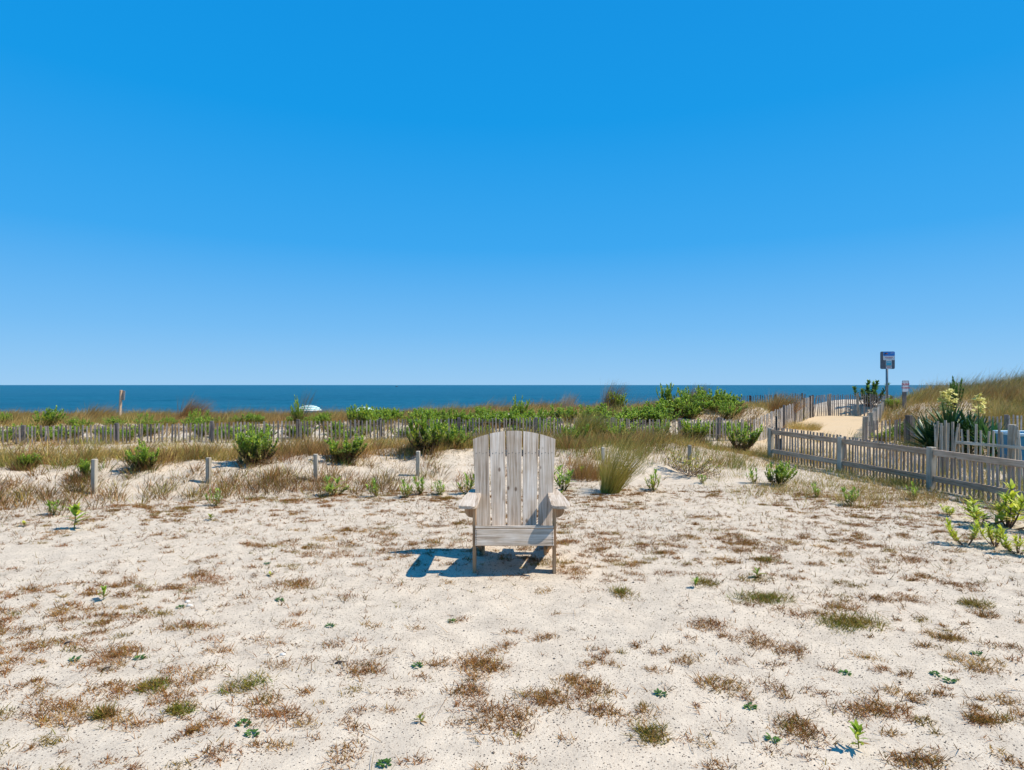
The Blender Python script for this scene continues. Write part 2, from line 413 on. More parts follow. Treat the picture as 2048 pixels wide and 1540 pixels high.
def pick(mix, N):
    names = list(mix); w = np.array([mix[k] for k in names], float); w /= w.sum()
    ch = rng.choice(len(names), N, p=w); out = np.zeros((N, 3))
    for i, k in enumerate(names):
        s = ch == i; out[s] = PAL[k][rng.integers(0, len(PAL[k]), s.sum())]
    return out * rng.uniform(0.8, 1.2, (N, 1))

def clump_blades(cx, cy, nper, rad, h0, h1, width, mix, wind=0.35, spread=0.35, curl=0.6, K=3, z=None, zoff=-0.02, lo=0.0, patch=None, hfac=None, tipf=0.6):
    """blades in tufts; per-tuft size and colour differ; wind leans them towards +x"""
    cx = np.asarray(cx, float); cy = np.asarray(cy, float); n = len(cx)
    nper = np.asarray(nper); idx = np.repeat(np.arange(n), nper); N = len(idx)
    a = rng.uniform(0, 2 * math.pi, N); r = np.sqrt(rng.uniform(0, 1, N)) * np.broadcast_to(rad, (n,))[idx]
    bx = cx[idx] + r * np.cos(a); by = cy[idx] + r * np.sin(a)
    bz = (terrain(bx, by) if z is None else np.broadcast_to(z, (n,))[idx]) + zoff
    hs_ = rng.uniform(0.65, 1.3, n)
    if patch is not None: hs_ = hs_ * (0.45 + 1.15 * vnoise(cx * 0.9, cy * 0.9, patch + 5))
    if hfac is not None: hs_ = hs_ * hfac
    hs_ = hs_[idx]
    L = rng.uniform(h0, h1, N) * hs_
    dx = np.cos(a) * spread * rng.uniform(0, 1, N) + wind * rng.uniform(0.5, 1.4, N); dy = np.sin(a) * spread * rng.uniform(0, 1, N) + 0.1 * rng.normal(0, 1, N)
    az = np.arctan2(dy, dx); lean = np.hypot(dx, dy) + lo
    cc = pick(mix, n)
    if patch is not None:
        w1 = np.clip((vnoise(cx * 0.9, cy * 0.9, patch) - 0.5) * 4 + 0.5 + rng.normal(0, 0.25, n), 0, 1)[:, None]
        w2 = np.clip((vnoise(cx * 0.7, cy * 0.7, patch + 9) - 0.62) * 6 + rng.normal(0, 0.2, n), 0, 1)[:, None]
        cc = pick({'rust': 3, 'brown': 2, 'dark': 0.8}, n) * w1 + pick({'straw': 3, 'olive': 2}, n) * (1 - w1)
        cc = cc * (1 - w2) + pick({'olive': 2, 'green': 2}, n) * w2
        cc = cc * rng.uniform(0.6, 1.3, (n, 1))
    col = cc[idx] * 0.65 + pick(mix, N) * 0.35
    tip = col * (1.1 - tipf) + pick({'straw': 2, 'brown': 2}, N) * tipf
    return blades(np.stack([bx, by, bz], 1), az, lean, rng.uniform(0.2, 1.0, N) * curl, L, width * rng.uniform(0.7, 1.3, N), col, K, [1, 0.85, 0.6, 0.15][:K] + [0.12] if K == 3 else [1, 0.7, 0.15], tipcol=tip)

def stuff(name, parts, mat, label, cat):
    v, q, c = merge(parts)
    o = obj(name, mesh_np(name, v, q, mat, c)); tag(o, label, cat, kind='stuff'); return o

# ------------------------------------------------------------------ the chair
CH = empty('adirondack_chair', (0.02, 4.92, gz(0.02, 5.0)))
tag(CH, 'weathered grey wooden slat-back armchair alone on the sand', 'chair')
z0 = CH.location.z
RB = math.atan2(0.28, 0.90)                # recline of the back
LB = math.hypot(0.28, 0.90)
Y0, Z0 = 0.40, 0.205
scr_bm = bmesh.new(); bmesh.ops.create_cone(scr_bm, segments=8, radius1=0.0035, radius2=0.0035, depth=0.003, cap_ends=True)
screw_me = mesh_bm('screw', scr_bm, M['screw'])
gap = 0.014
def halfw(v): return 0.335 + 0.055 * v / LB
def toparc(u): return LB + 0.004 - 0.083 * (abs(u) / 0.39) ** 2
for i in range(5):
    f0 = -1 + 2 * i / 5; f1 = f0 + 0.4
    def lr(v):
        return f0 * halfw(v) + gap / 2, f1 * halfw(v) - gap / 2
    l0, r0 = lr(0); pts = [(l0, 0), (r0, 0)]
    l1, r1 = lr(LB)
    # curved top with knocked corners
    ts = np.linspace(1, 0, 7)
    drop_r = {3: 0.0}.get(i, 0)
    for t in ts:
        u = l1 + (r1 - l1) * t; pts.append((u, toparc(u)))
    cx = (pts[0][0] + pts[1][0]) / 2
    pts = [(a - cx, b) for a, b in pts]
    me = prism('back_slat', pts, 0.022, M['chair'], 0.0022)
    jit = (-0.003, 0.002, 0.0, -0.001, 0.004)[i]
    o = obj('back_slat', me, CH, (cx, Y0 + jit, Z0), (-RB, 0, 0))
    for k in range(4):
        vv = 0.735; l_, r_ = lr(vv); u = l_ + (r_ - l_) * (0.16 + 0.225 * k)
        obj('screw', screw_me, o, (u - cx, -0.0115, vv + (0.004 if k % 2 else -0.002)), (math.pi / 2, 0, 0))
# braces behind the back
me = prism('back_brace', [(-0.36, -0.03), (0.36, -0.03), (0.36, 0.03), (-0.36, 0.03)], 0.022, M['chair'])
obj('back_brace', me, CH, (0, Y0 + 0.735 * math.sin(RB) + 0.025, Z0 + 0.735 * math.cos(RB)), (-RB, 0, 0))
obj('back_brace', me, CH, (0, Y0 + 0.06 * math.sin(RB) + 0.025, Z0 + 0.06 * math.cos(RB)), (-RB, 0, 0))
# legs, arms, brackets, stringers
SL = 0.30
for s in (-1, 1):
    me = box_mesh('front_leg', (0.026, 0.095, 0.62), M['chairbrown'], 0.002)
    obj('front_leg', me, CH, (s * 0.330, 0.0475, 0.54 - 0.31))
    me = box_mesh('rear_leg', (0.026, 0.09, 0.62), M['chairbrown'], 0.002)
    obj('rear_leg', me, CH, (s * 0.282, 0.555, 0.54 - 0.31))
    # arm: wide rounded front, narrowing to the rear
    pr = []
    yf, yb, xi, xo = -0.10, 0.70, 0.300, 0.452
    for k in range(7):
        a = math.pi / 2 * k / 6; pr.append((xo - 0.05 + 0.05 * math.sin(a), yf + 0.05 - 0.05 * math.cos(a)))
    pr += [(xo, 0.10), (xo - 0.012, 0.30), (xo - 0.045, yb), (xi + 0.02, yb), (xi, 0.45)]
    for k in range(7):
        a = math.pi / 2 * k / 6; pr.append((xi + 0.05 - 0.05 * math.cos(a), yf + 0.05 - 0.05 * math.sin(a)))
    # boards keep their length on local Z so that the grain follows it
    pts = [(-s * (a - 0.376), b - 0.3) for a, b in pr]
    me = prism('arm', pts, 0.024, M['chair'], 0.003, 'Y')
    o = obj('arm', me, CH, (s * 0.376, 0.30, 0.552), (-math.pi / 2, 0, math.pi))
    o.rotation_euler = Matrix(((-1, 0, 0), (0, 0, 1), (0, 1, 0))).to_euler()
    # corbel under the arm, outside the front leg
    c = [(0, 0)] + [(0.068, 0)] + [(0.068, -0.03)] + [(0.068 * math.cos(a), -0.035 - 0.062 * math.sin(a)) for a in np.linspace(0.1, math.pi / 2, 7)]
    me = prism('arm_bracket', [(s * a, b) for a, b in c], 0.026, M['chairbrown'], 0.002)
    obj('arm_bracket', me, CH, (s * 0.3435, 0.045, 0.5395))
    # sloping side rail from the front leg down to the ground at the rear
    yb = 0.98
    pts = [(-0.052, 0.352), (yb, 0.335 - SL * yb), (yb + 0.02, 0.02 - 0.01), (0.60, -0.005), (0.50, 0.045), (-0.015, 0.225)]
    pts = [(a, b) for a, b in pts]
    me = prism('side_rail', pts, 0.026, M['chairbrown'], 0.002, 'X')
    obj('side_rail', me, CH, (s * 0.3035, 0, 0))
# apron, leaning with the seat, and seat boards
A = math.atan(SL)
def hboard(name, length, w, th, mat):      # length along local Z -> turned to world X
    me = box_mesh(name, (w, th, length), mat, 0.0025); return me
ap = obj('apron', hboard('apron', 0.636, 0.132, 0.022, M['chair']), CH, (0, -0.062, 0.304))
ap.rotation_euler = (Matrix.Rotation(-A, 3, 'X') @ Matrix(((0, 0, 1), (0, 1, 0), (-1, 0, 0)))).to_euler()
for sx in (-1, 1):
    for k in range(7):
        obj('screw', screw_me, ap, (-0.052 + 0.0173 * k, -0.0115, sx * (0.306 + 0.002 * (k % 2))), (math.pi / 2, 0, 0))
for k in range(6):
    y = -0.008 + 0.0865 * k
    o = obj('seat_slat', hboard('seat_slat', 0.636 if k == 0 else 0.60, 0.084, 0.022, M['chair']), CH, (0, y, 0.371 - SL * (y - 0.0)))
    o.rotation_euler = (Matrix.Rotation(-math.atan(SL), 3, 'X') @ Matrix.Rotation(math.pi / 2, 3, 'X') @ Matrix(((0, 0, 1), (0, 1, 0), (-1, 0, 0)))).to_euler()

# ------------------------------------------------------------------ fences
def picket_mesh(name, w, t, h, mat):
    bm = bmesh.new(); bm_box(bm, (0, 0, h / 2), (w, t, h)); return mesh_bm(name, bm, mat)
PK = [picket_mesh('picket', w, 0.011, 1.22, M['picket']) for w in (0.034, 0.039, 0.030)]
PKP = [picket_mesh('picket', w, 0.011, 1.22, M['picketpale']) for w in (0.038, 0.042, 0.034)]

def poly_at(pts, s):
    acc = 0
    for (a, b) in zip(pts[:-1], pts[1:]):
        L = math.dist(a[:2], b[:2])
        if s <= acc + L or b is pts[-1]:
            t = (s - acc) / L; return [a[i] + (b[i] - a[i]) * t for i in range(3)], math.atan2(b[1] - a[1], b[0] - a[0])
        acc += L
def snow_fence(name, label, group, pts, spacing, meshes, posts=(), post_top=0.05, post_w=0.085, postmat=None, wires=(0.10, 0.42, 0.75),
               jitter=0.02, skip=0.0, tilt=0.02, fan=None, extra_cut=1.22):
    """pts: (x, y, z of picket tops); pickets stand partly buried"""
    L = sum(math.dist(a[:2], b[:2]) for a, b in zip(pts[:-1], pts[1:]))
    p0 = pts[0]; root = empty(name, (p0[0], p0[1], gz(p0[0], p0[1])))
    tag(root, label, 'fence', group)
    R = Vector(root.location); s = 0.0; rnd = random.Random(hash(label) % 1000 if False else len(label) * 7 + int(L * 10))
    tops = []
    while s < L:
        (x, y, z), a = poly_at(pts, s)
        z += rnd.uniform(-jitter, jitter)
        tl = rnd.gauss(0, tilt) + (fan(s / L) if fan else 0)
        o = obj('picket', rnd.choice(meshes), root, Vector((x, y, z - 1.22)) - R)
        o.rotation_euler = (rnd.gauss(0, tilt), tl, a + rnd.gauss(0, 0.12))
        o.location.x -= math.sin(tl) * 1.22 * math.cos(a)
        o.location.y -= math.sin(tl) * 1.22 * math.sin(a)
        tops.append((x, y, z)); s += spacing * rnd.uniform(0.86, 1.14)
    for hgt in wires:
        step = max(1, len(tops) // 60)
        pl = []
        for i, (x, y, z) in enumerate(tops[::step]):
            (cx, cy, cz), a = poly_at(pts, min(L, i * step * L / max(1, len(tops))))
            pl.append((x - R.x - 0.010 * math.sin(-a), y - R.y - 0.010, cz - R.z - hgt + rnd.uniform(-0.012, 0.012)))
        if len(pl) > 1: obj('wire', tube('wire', pl, 0.0035, M['wire'], 4), root)
    for s in posts:
        (x, y, z), a = poly_at(pts, s * L)
        pm = box_mesh('post', (post_w * rnd.uniform(0.85, 1.1), post_w * 0.9, 1.5), postmat or M['darkpost'], 0.006, (0, 0, -0.75))
        o = obj('post', pm, root, Vector((x + 0.05 * math.sin(a), y - 0.012 + 0.065 * math.cos(a), z + post_top + rnd.uniform(-0.015, 0.02))) - R, (rnd.gauss(0, 0.015), rnd.gauss(0, 0.02), a))
    return root

def FP(px, d, ytop):            # fence top point from photo column, distance, photo row of the top
    return (X(px, d), d, EYE - (ytop - 770.0) * d / F)
def fy(px):                      # distance of the long fence along a photo column
    k = (px - 1024.0) / F; return 15.3 / (1 - 0.125 * k)
LF = [(-60, 854), (43, 853), (230, 850), (421, 846), (594, 842), (759, 840), (917, 838), (1072, 836), (1226, 838), (1360, 839), (1440, 838), (1512, 838)]
lf = [FP(px, fy(px), yy) for px, yy in LF]
LL = [math.dist(a[:2], b[:2]) for a, b in zip(lf[:-1], lf[1:])]; cum = np.concatenate([[0], np.cumsum(LL)]) / sum(LL)
snow_fence('snow_fence', 'long grey snow fence crossing the dune behind the armchair', 'wire-bound snow fences', lf, 0.0895, PK,
           posts=list(cum[1:11]), post_top=0.03, jitter=0.022)
snow_fence('snow_fence', 'pale grey slat fence running away along the left edge of the beach path', 'wire-bound snow fences',
           [FP(1508, 15.9, 838), FP(1530, 16.6, 829), FP(1560, 19.0, 817), FP(1595, 22.5, 803), FP(1624, 26.4, 792)], 0.092, PKP,
           posts=(0.35, 0.55, 0.75, 0.93, 1.0), post_top=0.06, jitter=0.025)
snow_fence('snow_fence', 'dark backlit slat fence across the far end of the beach path', 'wire-bound snow fences',
           [FP(1622, 27.0, 791), FP(1660, 27.3, 789), FP(1700, 27.2, 789), FP(1745, 26.8, 788), FP(1776, 26.0, 790)], 0.085, PK,
           posts=(0.30, 0.62, 1.0), post_top=0.02, jitter=0.02, post_w=0.11, postmat=M['post'], fan=lambda t: 0.28 * max(0, 1 - t * 5))
snow_fence('snow_fence', 'far slat fence on the dune crest left of the beach path', 'wire-bound snow fences',
           [FP(1425, 28.3, 795), FP(1490, 28.2, 792), FP(1560, 28.0, 789), FP(1612, 27.6, 787)], 0.10, PK,
           posts=(0.15, 0.42, 0.7, 0.97), post_top=0.03, jitter=0.03)
snow_fence('snow_fence', 'slat fence with stout posts climbing along the right edge of the beach path', 'wire-bound snow fences',
           [FP(1729, 15.4, 838), FP(1741, 17.4, 828), FP(1752, 19.8, 817), FP(1763, 22.5, 807), FP(1776, 25.6, 793)], 0.092, PKP,
           posts=(0.0, 0.16, 0.36, 0.56, 0.78, 0.98), post_top=0.07, post_w=0.14, postmat=M['post'])
snow_fence('snow_fence', 'short slat fence ending at a thick dark post left of the yuccas', 'wire-bound snow fences',
           [FP(1732, 15.2, 843), FP(1780, 14.8, 841), FP(1826, 14.2, 834), FP(1846, 14.0, 834)], 0.092, PK,
           posts=(0.80,), post_top=0.04, post_w=0.13)
snow_fence('snow_fence', 'pale slat fence below the grassy dune at the right edge', 'wire-bound snow fences',
           [FP(1940, 17.4, 836), FP(2000, 17.0, 832), FP(2060, 16.6, 829), FP(2140, 16.2, 827)], 0.092, PKP,
           posts=(0.40,), post_top=0.03, post_w=0.11)

# rail fence at the right, pickets nailed behind two rails
PTS = [(5.26, 12.2), (5.87, 10.7), (6.19, 8.86), (6.52, 6.95)]
RF = empty('rail_fence', (*PTS[0], gz(*PTS[0])))
tag(RF, 'low post-and-rail fence with thin pickets beside the sand at right', 'fence')
R = Vector(RF.location)
PH = 0.625
pk_a = [picket_mesh('picket', w, 0.012, 0.66, M['picket']) for w in (0.030, 0.034, 0.027)]
zz = [gz(*p) for p in PTS]
for i, p in enumerate(PTS):
    q = PTS[min(i + 1, 3)]; o_ = PTS[max(i - 1, 0)]; a = math.atan2(q[1] - o_[1], q[0] - o_[0])
    obj('post', box_mesh('post', (0.092, 0.092, 1.0), M['post'], 0.006, (0, 0, -0.5)), RF, Vector((p[0], p[1], zz[i] + PH)) - R, (0, 0.01 * (i % 2), a))
    obj('rail_block', box_mesh('rail_block', (0.04, 0.03, 0.13), M['post'], 0.004), RF, Vector((p[0] - 0.06 * math.sin(a) * -1, p[1], zz[i] + PH - 0.22)) - R + Vector((math.sin(a) * -0.115, math.cos(a) * 0.062, 0)), (0, 0, a))
for i in range(3):
    a, b = PTS[i], PTS[i + 1]; L = math.dist(a, b); ang = math.atan2(b[1] - a[1], b[0] - a[0])
    nx, ny = math.sin(ang), -math.cos(ang)        # unit normal
    if nx < 0: nx, ny = -nx, -ny                  # towards +x, the far side
    for nm, zt, hh in (('rail', PH - 0.075, 0.088), ('rail', 0.165, 0.085)):
        me = box_mesh(nm, (0.036, hh, L - 0.095), M['rail'], 0.004)
        dz = math.atan2((zz[i + 1] - zz[i]), L)
        o = obj(nm, me, RF, Vector(((a[0] + b[0]) / 2, (a[1] + b[1]) / 2, (zz[i] + zz[i + 1]) / 2 + zt)) - R)
        zax = Vector((math.cos(ang) * math.cos(dz), math.sin(ang) * math.cos(dz), math.sin(dz)))
        xax = Vector((nx, ny, 0)); yax = zax.cross(xax)
        o.rotation_euler = Matrix((xax, yax, zax)).transposed().to_euler()
    n = int(L / 0.069)
    for k in range(n):
        t = (k + 0.5) / n; x = a[0] + (b[0] - a[0]) * t + nx * 0.026; y = a[1] + (b[1] - a[1]) * t + ny * 0.026
        zb = zz[i] + (zz[i + 1] - zz[i]) * t
        top = PH + (0.03 if i == 0 else 0.02 - 0.05 * t if i == 1 else -0.04) + random.uniform(-0.008, 0.008)
        o = obj('picket', random.choice(pk_a), RF, Vector((x, y, zb + top - 0.66)) - R, (random.gauss(0, 0.012), random.gauss(0, 0.012), ang + random.gauss(0, 0.06)))

# wide weathered picket fence behind it, with a bundle of old pickets at its near end
WP0, WP1 = (7.42, 10.55), (8.55, 8.9)
WF = empty('picket_fence', (*WP0, gz(*WP0))); tag(WF, 'old fence of wide uneven pickets on one rail in front of the yuccas', 'fence')
R = Vector(WF.location)
wpk = [picket_mesh('picket', w, 0.016, h, M['post']) for w, h in ((0.032, 1.05), (0.038, 1.08), (0.028, 1.0), (0.035, 1.1))]
L = math.dist(WP0, WP1); ang = math.atan2(WP1[1] - WP0[1], WP1[0] - WP0[0])
s = 0.0; k = 0
while s < L:
    t = s / L; x = WP0[0] + (WP1[0] - WP0[0]) * t; y = WP0[1] + (WP1[1] - WP0[1]) * t
    top = 0.865 - 0.02 * t + random.uniform(-0.035, 0.03)
    if s < 0.27: ln = random.uniform(-0.02, 0.14); top += random.uniform(-0.02, 0.03); st = 0.040
    else: ln = random.gauss(0, 0.03); st = random.uniform(0.066, 0.092)
    me = random.choice(wpk)
    o = obj('picket', me, WF, Vector((x, y, top - 1.04)) - R, (random.gauss(0, 0.03), ln, ang + random.gauss(0, 0.2)))
    s += st; k += 1
me = box_mesh('rail', (0.03, 0.05, L - 0.3), M['post'], 0.004)
o = obj('rail', me, WF, Vector(((WP0[0] + WP1[0]) / 2 + 0.1 - 0.012, (WP0[1] + WP1[1]) / 2 - 0.14 - 0.03, 0.555)) - R)
zax = Vector((math.cos(ang), math.sin(ang), -0.02)).normalized(); xax = Vector((-math.sin(ang), math.cos(ang), 0)); o.rotation_euler = Matrix((xax, zax.cross(xax), zax)).transposed().to_euler()
obj('post', box_mesh('post', (0.09, 0.09, 1.2), M['post'], 0.006, (0, 0, -0.6)), WF, Vector((8.1, 9.72, 0.91)) - R, (0.03, 0.02, ang))

# short marker posts along the foot of the dune
mp_txt = [(188, 8.15, 918, 'leftmost short grey marker post at the foot of the dune'),
          (417, 8.70, 915, 'short grey marker post left of the tall bushy dune plant'),
          (632, 9.10, 908, 'short grey marker post beside the reddish trailing shrub'),
          (836, 9.55, 902, 'short grey marker post just left of the armchair back'),
          (1207, 10.4, 894, 'short grey marker post behind the big leaning grass tuft'),
          (1379, 11.1, 890, 'small buried marker post behind the dry twiggy shrub')]
for px, d, yt, lab in mp_txt:
    x = X(px, d); zt = EYE - (yt - 770) * d / F; zg = gz(x, d)
    pm = box_mesh('marker_post', (0.062, 0.06, zt - zg + 0.35), M['post'], 0.007, (0, 0, (zt - zg - 0.35) / 2))
    o = obj('marker_post', pm, None, (x, d, zg), (random.gauss(0, 0.01), random.gauss(0, 0.018), random.uniform(-0.2, 0.2)))
    tag(o, lab, 'post', 'short posts along the dune foot')

# thin dark metal stake at the start of the rail fence
x, d = X(1553, 12.6), 12.6
st = empty('metal_stake', (x, d, gz(x, d))); tag(st, 'thin dark metal stake standing behind the first rail-fence post', 'stake')
zt = EYE - 62 * d / F - st.location.z
obj('shaft', box_mesh('shaft', (0.035, 0.03, zt + 0.3), M['darkmetal'], 0.004, (0, 0, (zt - 0.3) / 2)), st)
obj('plate', box_mesh('plate', (0.085, 0.02, 0.26), M['darkmetal'], 0.006, (0.085, 0.0, 0.24)), st)

# ------------------------------------------------------------------ signs
def panel(name, w, h, t, mat, r=0.02):
    pts = []
    for cx, cz, a0 in ((w / 2 - r, h / 2 - r, 0), (-w / 2 + r, h / 2 - r, 90), (-w / 2 + r, -h / 2 + r, 180), (w / 2 - r, -h / 2 + r, 270)):
        for k in range(4):
            a = math.radians(a0 + 30 * k); pts.append((cx + r * math.cos(a), cz + r * math.sin(a)))
    return prism(name, pts, t, mat, 0)
def text(name, body, size, mat, parent, loc):
    c = bpy.data.curves.new(name, 'FONT'); c.body = body; c.size = size; c.align_x = 'CENTER'; c.align_y = 'CENTER'; c.extrude = 0.001; c.offset = size * 0.02
    tmp = bpy.data.objects.new('tmp', c); COL.objects.link(tmp)
    dg = bpy.context.evaluated_depsgraph_get(); me = bpy.data.meshes.new_from_object(tmp.evaluated_get(dg))
    bpy.data.objects.remove(tmp); me.materials.clear(); me.materials.append(mat)
    return obj(name, me, parent, loc, (math.pi / 2, 0, 0))

d = 24.2; x = X(1775, d) ; s = d / F
S1 = empty('beach_sign', (x, d, gz(x, d)), math.radians(-8)); tag(S1, 'tall grey sign board with blue and white notices on a metal pole', 'sign')
zg = S1.location.z; zc = EYE + (770 - 720.5) * s - zg
obj('pole', tube('pole', [(0, 0.05, -0.4), (0, 0.05, zc + 0.3)], 0.045, M['metal'], 10), S1)
bd = obj('board', panel('board', 27 * s, 35 * s, 0.012, M['signback'], 0.05), S1, (0.0, 0, zc))
nt = obj('notice', panel('notice', 21.5 * s, 17 * s, 0.006, M['signwhite'], 0.03), S1, (2.4 * s, -0.012, zc + 8.7 * s))
obj('blue_header', panel('blue_header', 21.4 * s, 8.4 * s, 0.004, M['signblue'], 0.03), nt, (0, -0.005, 4.2 * s))
fish = [(-4.5, 0.2), (-2.6, 2.0), (0.2, 2.2), (2.0, 0.8), (2.2, -1.2), (0.4, -0.6), (-1.8, -1.0), (-4.2, -1.4)]
obj('emblem', prism('emblem', [(a * s, b * s) for a, b in fish], 0.003, M['signblack'], 0), nt, (-4.6 * s, -0.0085, 4.0 * s))
obj('emblem', prism('emblem', [(a * s * 0.55, b * s * 0.6) for a, b in fish], 0.003, M['orange'], 0), nt, (-3.6 * s, -0.0115, 4.3 * s))
obj('emblem', prism('emblem', [(-3 * s, 0), (3 * s, 0.6 * s), (3.4 * s, 1.2 * s), (-1 * s, 1.1 * s)], 0.003, M['signwhite'], 0), nt, (5.0 * s, -0.0085, 5.0 * s))
obj('line_of_print', box_mesh('line_of_print', (14 * s, 0.003, 0.9 * s), M['signred'], 0), nt, (0, -0.0045, -3.2 * s))
obj('line_of_print', box_mesh('line_of_print', (11 * s, 0.003, 0.6 * s), M['signback'], 0), nt, (0, -0.0045, -5.6 * s))
n2 = obj('notice', panel('notice', 10.8 * s, 17 * s, 0.006, M['signwhite'], 0.02), S1, (2.2 * s, -0.012, zc - 8.5 * s))
obj('cyan_field', box_mesh('cyan_field', (9.6 * s, 0.003, 8.0 * s), M['signcyan'], 0), n2, (0, -0.0045, 2.4 * s))
obj('line_of_print', box_mesh('line_of_print', (7 * s, 0.003, 0.8 * s), M['signwhite'], 0), n2, (0, -0.0075, 4.0 * s))
obj('line_of_print', box_mesh('line_of_print', (10.4 * s, 0.003, 1.3 * s), M['signblack'], 0), n2, (0, -0.0045, -3.1 * s))
obj('line_of_print', box_mesh('line_of_print', (7.4 * s, 0.003, 0.9 * s), M['signred'], 0), n2, (0, -0.0045, -6.0 * s))

d = 21.6; x = X(1811, d); s = d / F
S2 = empty('crossing_sign', (x, d, gz(x, d)), math.radians(4)); tag(S2, 'small white sign reading DUNE CROSSING in red on a wooden post', 'sign')
zg = S2.location.z; zc = EYE + (770 - 772.5) * s - zg
obj('post', box_mesh('post', (0.105, 0.1, zc + 0.35), M['darkpost'], 0.008, (0, 0.058, (zc + 0.1) / 2 - 0.25)), S2)
b2 = obj('board', panel('board', 14.5 * s, 23 * s, 0.008, M['signwhite'], 0.025), S2, (0, 0, zc))
for (w, h, xx, z_) in ((13.2, 0.45, 0, 11.0), (13.2, 0.45, 0, -11.0), (0.45, 22, -6.6, 0), (0.45, 22, 6.6, 0)):
    obj('border', box_mesh('border', (w * s, 0.003, h * s), M['signback'], 0), b2, (xx * s, -0.0065 - (0.001 if w > 5 else 0), z_ * s))
text('lettering', 'DUNE', 6.2 * s, M['signred'], b2, (0, -0.006, 3.6 * s))
text('lettering', 'CROSSING', 4.0 * s, M['signred'], b2, (0, -0.006, -3.2 * s))

d = 25.0; s = d / F; x = X(239, d)
S3 = empty('leaning_sign', (x, d, gz(x, d)), 0); tag(S3, 'leaning sign post at far left, its pale board seen from behind', 'sign')
S3.rotation_euler = (0, 0.09, math.radians(-28))
zt = EYE - (780 - 770) * s - S3.location.z
obj('post', box_mesh('post', (0.085, 0.085, zt + 0.4), M['rail'], 0.006, (0, 0, (zt - 0.4) / 2)), S3)
obj('board', panel('board', 16.5 * s, 19 * s, 0.01, M['signpale'], 0.03), S3, (0.02, 0.052, zt - 10 * s))

# blue tub behind the wide pickets
x, d = 9.86, 11.1
BT = empty('blue_tub', (x, d, gz(x, d)), math.radians(-12)); tag(BT, 'blue plastic tub with pale rim behind the wide picket fence', 'tub')
bm = bmesh.new()
zb = -0.02; zt = 0.68
outer = [(-0.62, -0.36), (0.62, -0.36), (0.62, 0.36), (-0.62, 0.36)]
lv = []
for (zz_, sc) in ((zb, 0.92), (zt - 0.06, 1.0), (zt - 0.06, 0.95), (zb + 0.08, 0.86)):
    lv.append([bm.verts.new((a * sc, b * sc, zz_)) for a, b in outer])
for i in range(3):
    for k in range(4): bm.faces.new((lv[i][k], lv[i][(k + 1) % 4], lv[i + 1][(k + 1) % 4], lv[i + 1][k]))
bm.faces.new(lv[0][::-1]); bm.faces.new(lv[3])
obj('body', mesh_bm('body', bm, M['blue'], 0.012), BT)
bm = bmesh.new()
for c_, s_ in (((0, -0.372, 0.65), (1.30, 0.05, 0.055)), ((0, 0.372, 0.65), (1.30, 0.05, 0.055)), ((-0.635, 0, 0.65), (0.05, 0.70, 0.055)), ((0.635, 0, 0.65), (0.05, 0.70, 0.055))): bm_box(bm, c_, s_)
obj('rim', mesh_bm('rim', bm, M['bluerim'], 0.008), BT)
for dx in (-0.45, -0.15, 0.15, 0.45): obj('rib', box_mesh('rib', (0.05, 0.025, 0.5), M['blue'], 0.006, (dx, -0.365, 0.33)), BT)

# beach umbrellas below the dune, and a boat on the horizon
def umbrella(px, d, ytop, rad, lab, stripes=8, tilt=0.25):
    x = X(px, d); zg = gz(x, d); zt = EYE - (ytop - 770) * d / F
    U = empty('beach_umbrella', (x, d, zg)); tag(U, lab, 'umbrella', 'umbrellas on the beach below the dune')
    H = zt - zg
    obj('pole', tube('pole', [(0, 0, -0.3), (0, 0, H)], 0.02, M['white'], 6), U)
    cn = 10
    rings = [(rad * math.sin(t), H - rad * 0.42 * (1 - math.cos(t)) / (1 - math.cos(1.2))) for t in np.linspace(0.02, 1.2, cn)]
    sc = rad / rings[-1][0]
    for band in range(cn - 1):
        V = []; Q = []; K = 20
        for j in (band, band + 1):
            r, z_ = rings[j][0] * sc, rings[j][1]
            for k in range(K):
                a = 2 * math.pi * k / K; V.append((r * math.cos(a), r * math.sin(a), z_))
        Q = [(k, (k + 1) % K, K + (k + 1) % K, K + k) for k in range(K)]
        o = obj('stripe', mesh_np('stripe', V, Q, M['teal'] if band % 2 else M['white'], smooth=True), U)
    for k in range(8):
        a = k * math.pi / 4
        obj('rib', tube('rib', [(0.02 * math.cos(a), 0.02 * math.sin(a), H - 0.25 * rad), (rad * 0.9 * math.cos(a), rad * 0.9 * math.sin(a), rings[-1][1] + 0.1)], 0.008, M['white'], 4), U)
    return U
umbrella(618, 46, 810.0, 0.95, 'teal and white striped umbrella dome showing behind a dune shrub')
umbrella(728, 47, 813.5, 0.85, 'pale teal umbrella top barely showing over the dune shrubs')
d = 1500; x = X(793, d); bs = d / F
B = empty('boat', (x, d, SEA)); tag(B, 'tiny dark fishing boat on the horizon', 'boat')
bm = bmesh.new()
sec = [(-3.0, 0.55, 0.1), (-2.2, 0.9, 0.0), (0, 1.0, 0.0), (2.0, 0.7, 0.15), (3.2, 0.05, 0.5)]
vs_ = []
for (a, w, rise) in sec:
    vs_.append([bm.verts.new((a, -w, 1.1 + rise)), bm.verts.new((a, -w * 0.5, -0.2)), bm.verts.new((a, w * 0.5, -0.2)), bm.verts.new((a, w, 1.1 + rise))])
for i in range(4):
    for k in range(3): bm.faces.new((vs_[i][k], vs_[i][k + 1], vs_[i + 1][k + 1], vs_[i + 1][k]))
    bm.faces.new((vs_[i][3], vs_[i][0], vs_[i + 1][0], vs_[i + 1][3]))
bm.faces.new(vs_[0]); bm.faces.new(vs_[-1][::-1])
obj('hull', mesh_bm('hull', bm, M['signback']), B)
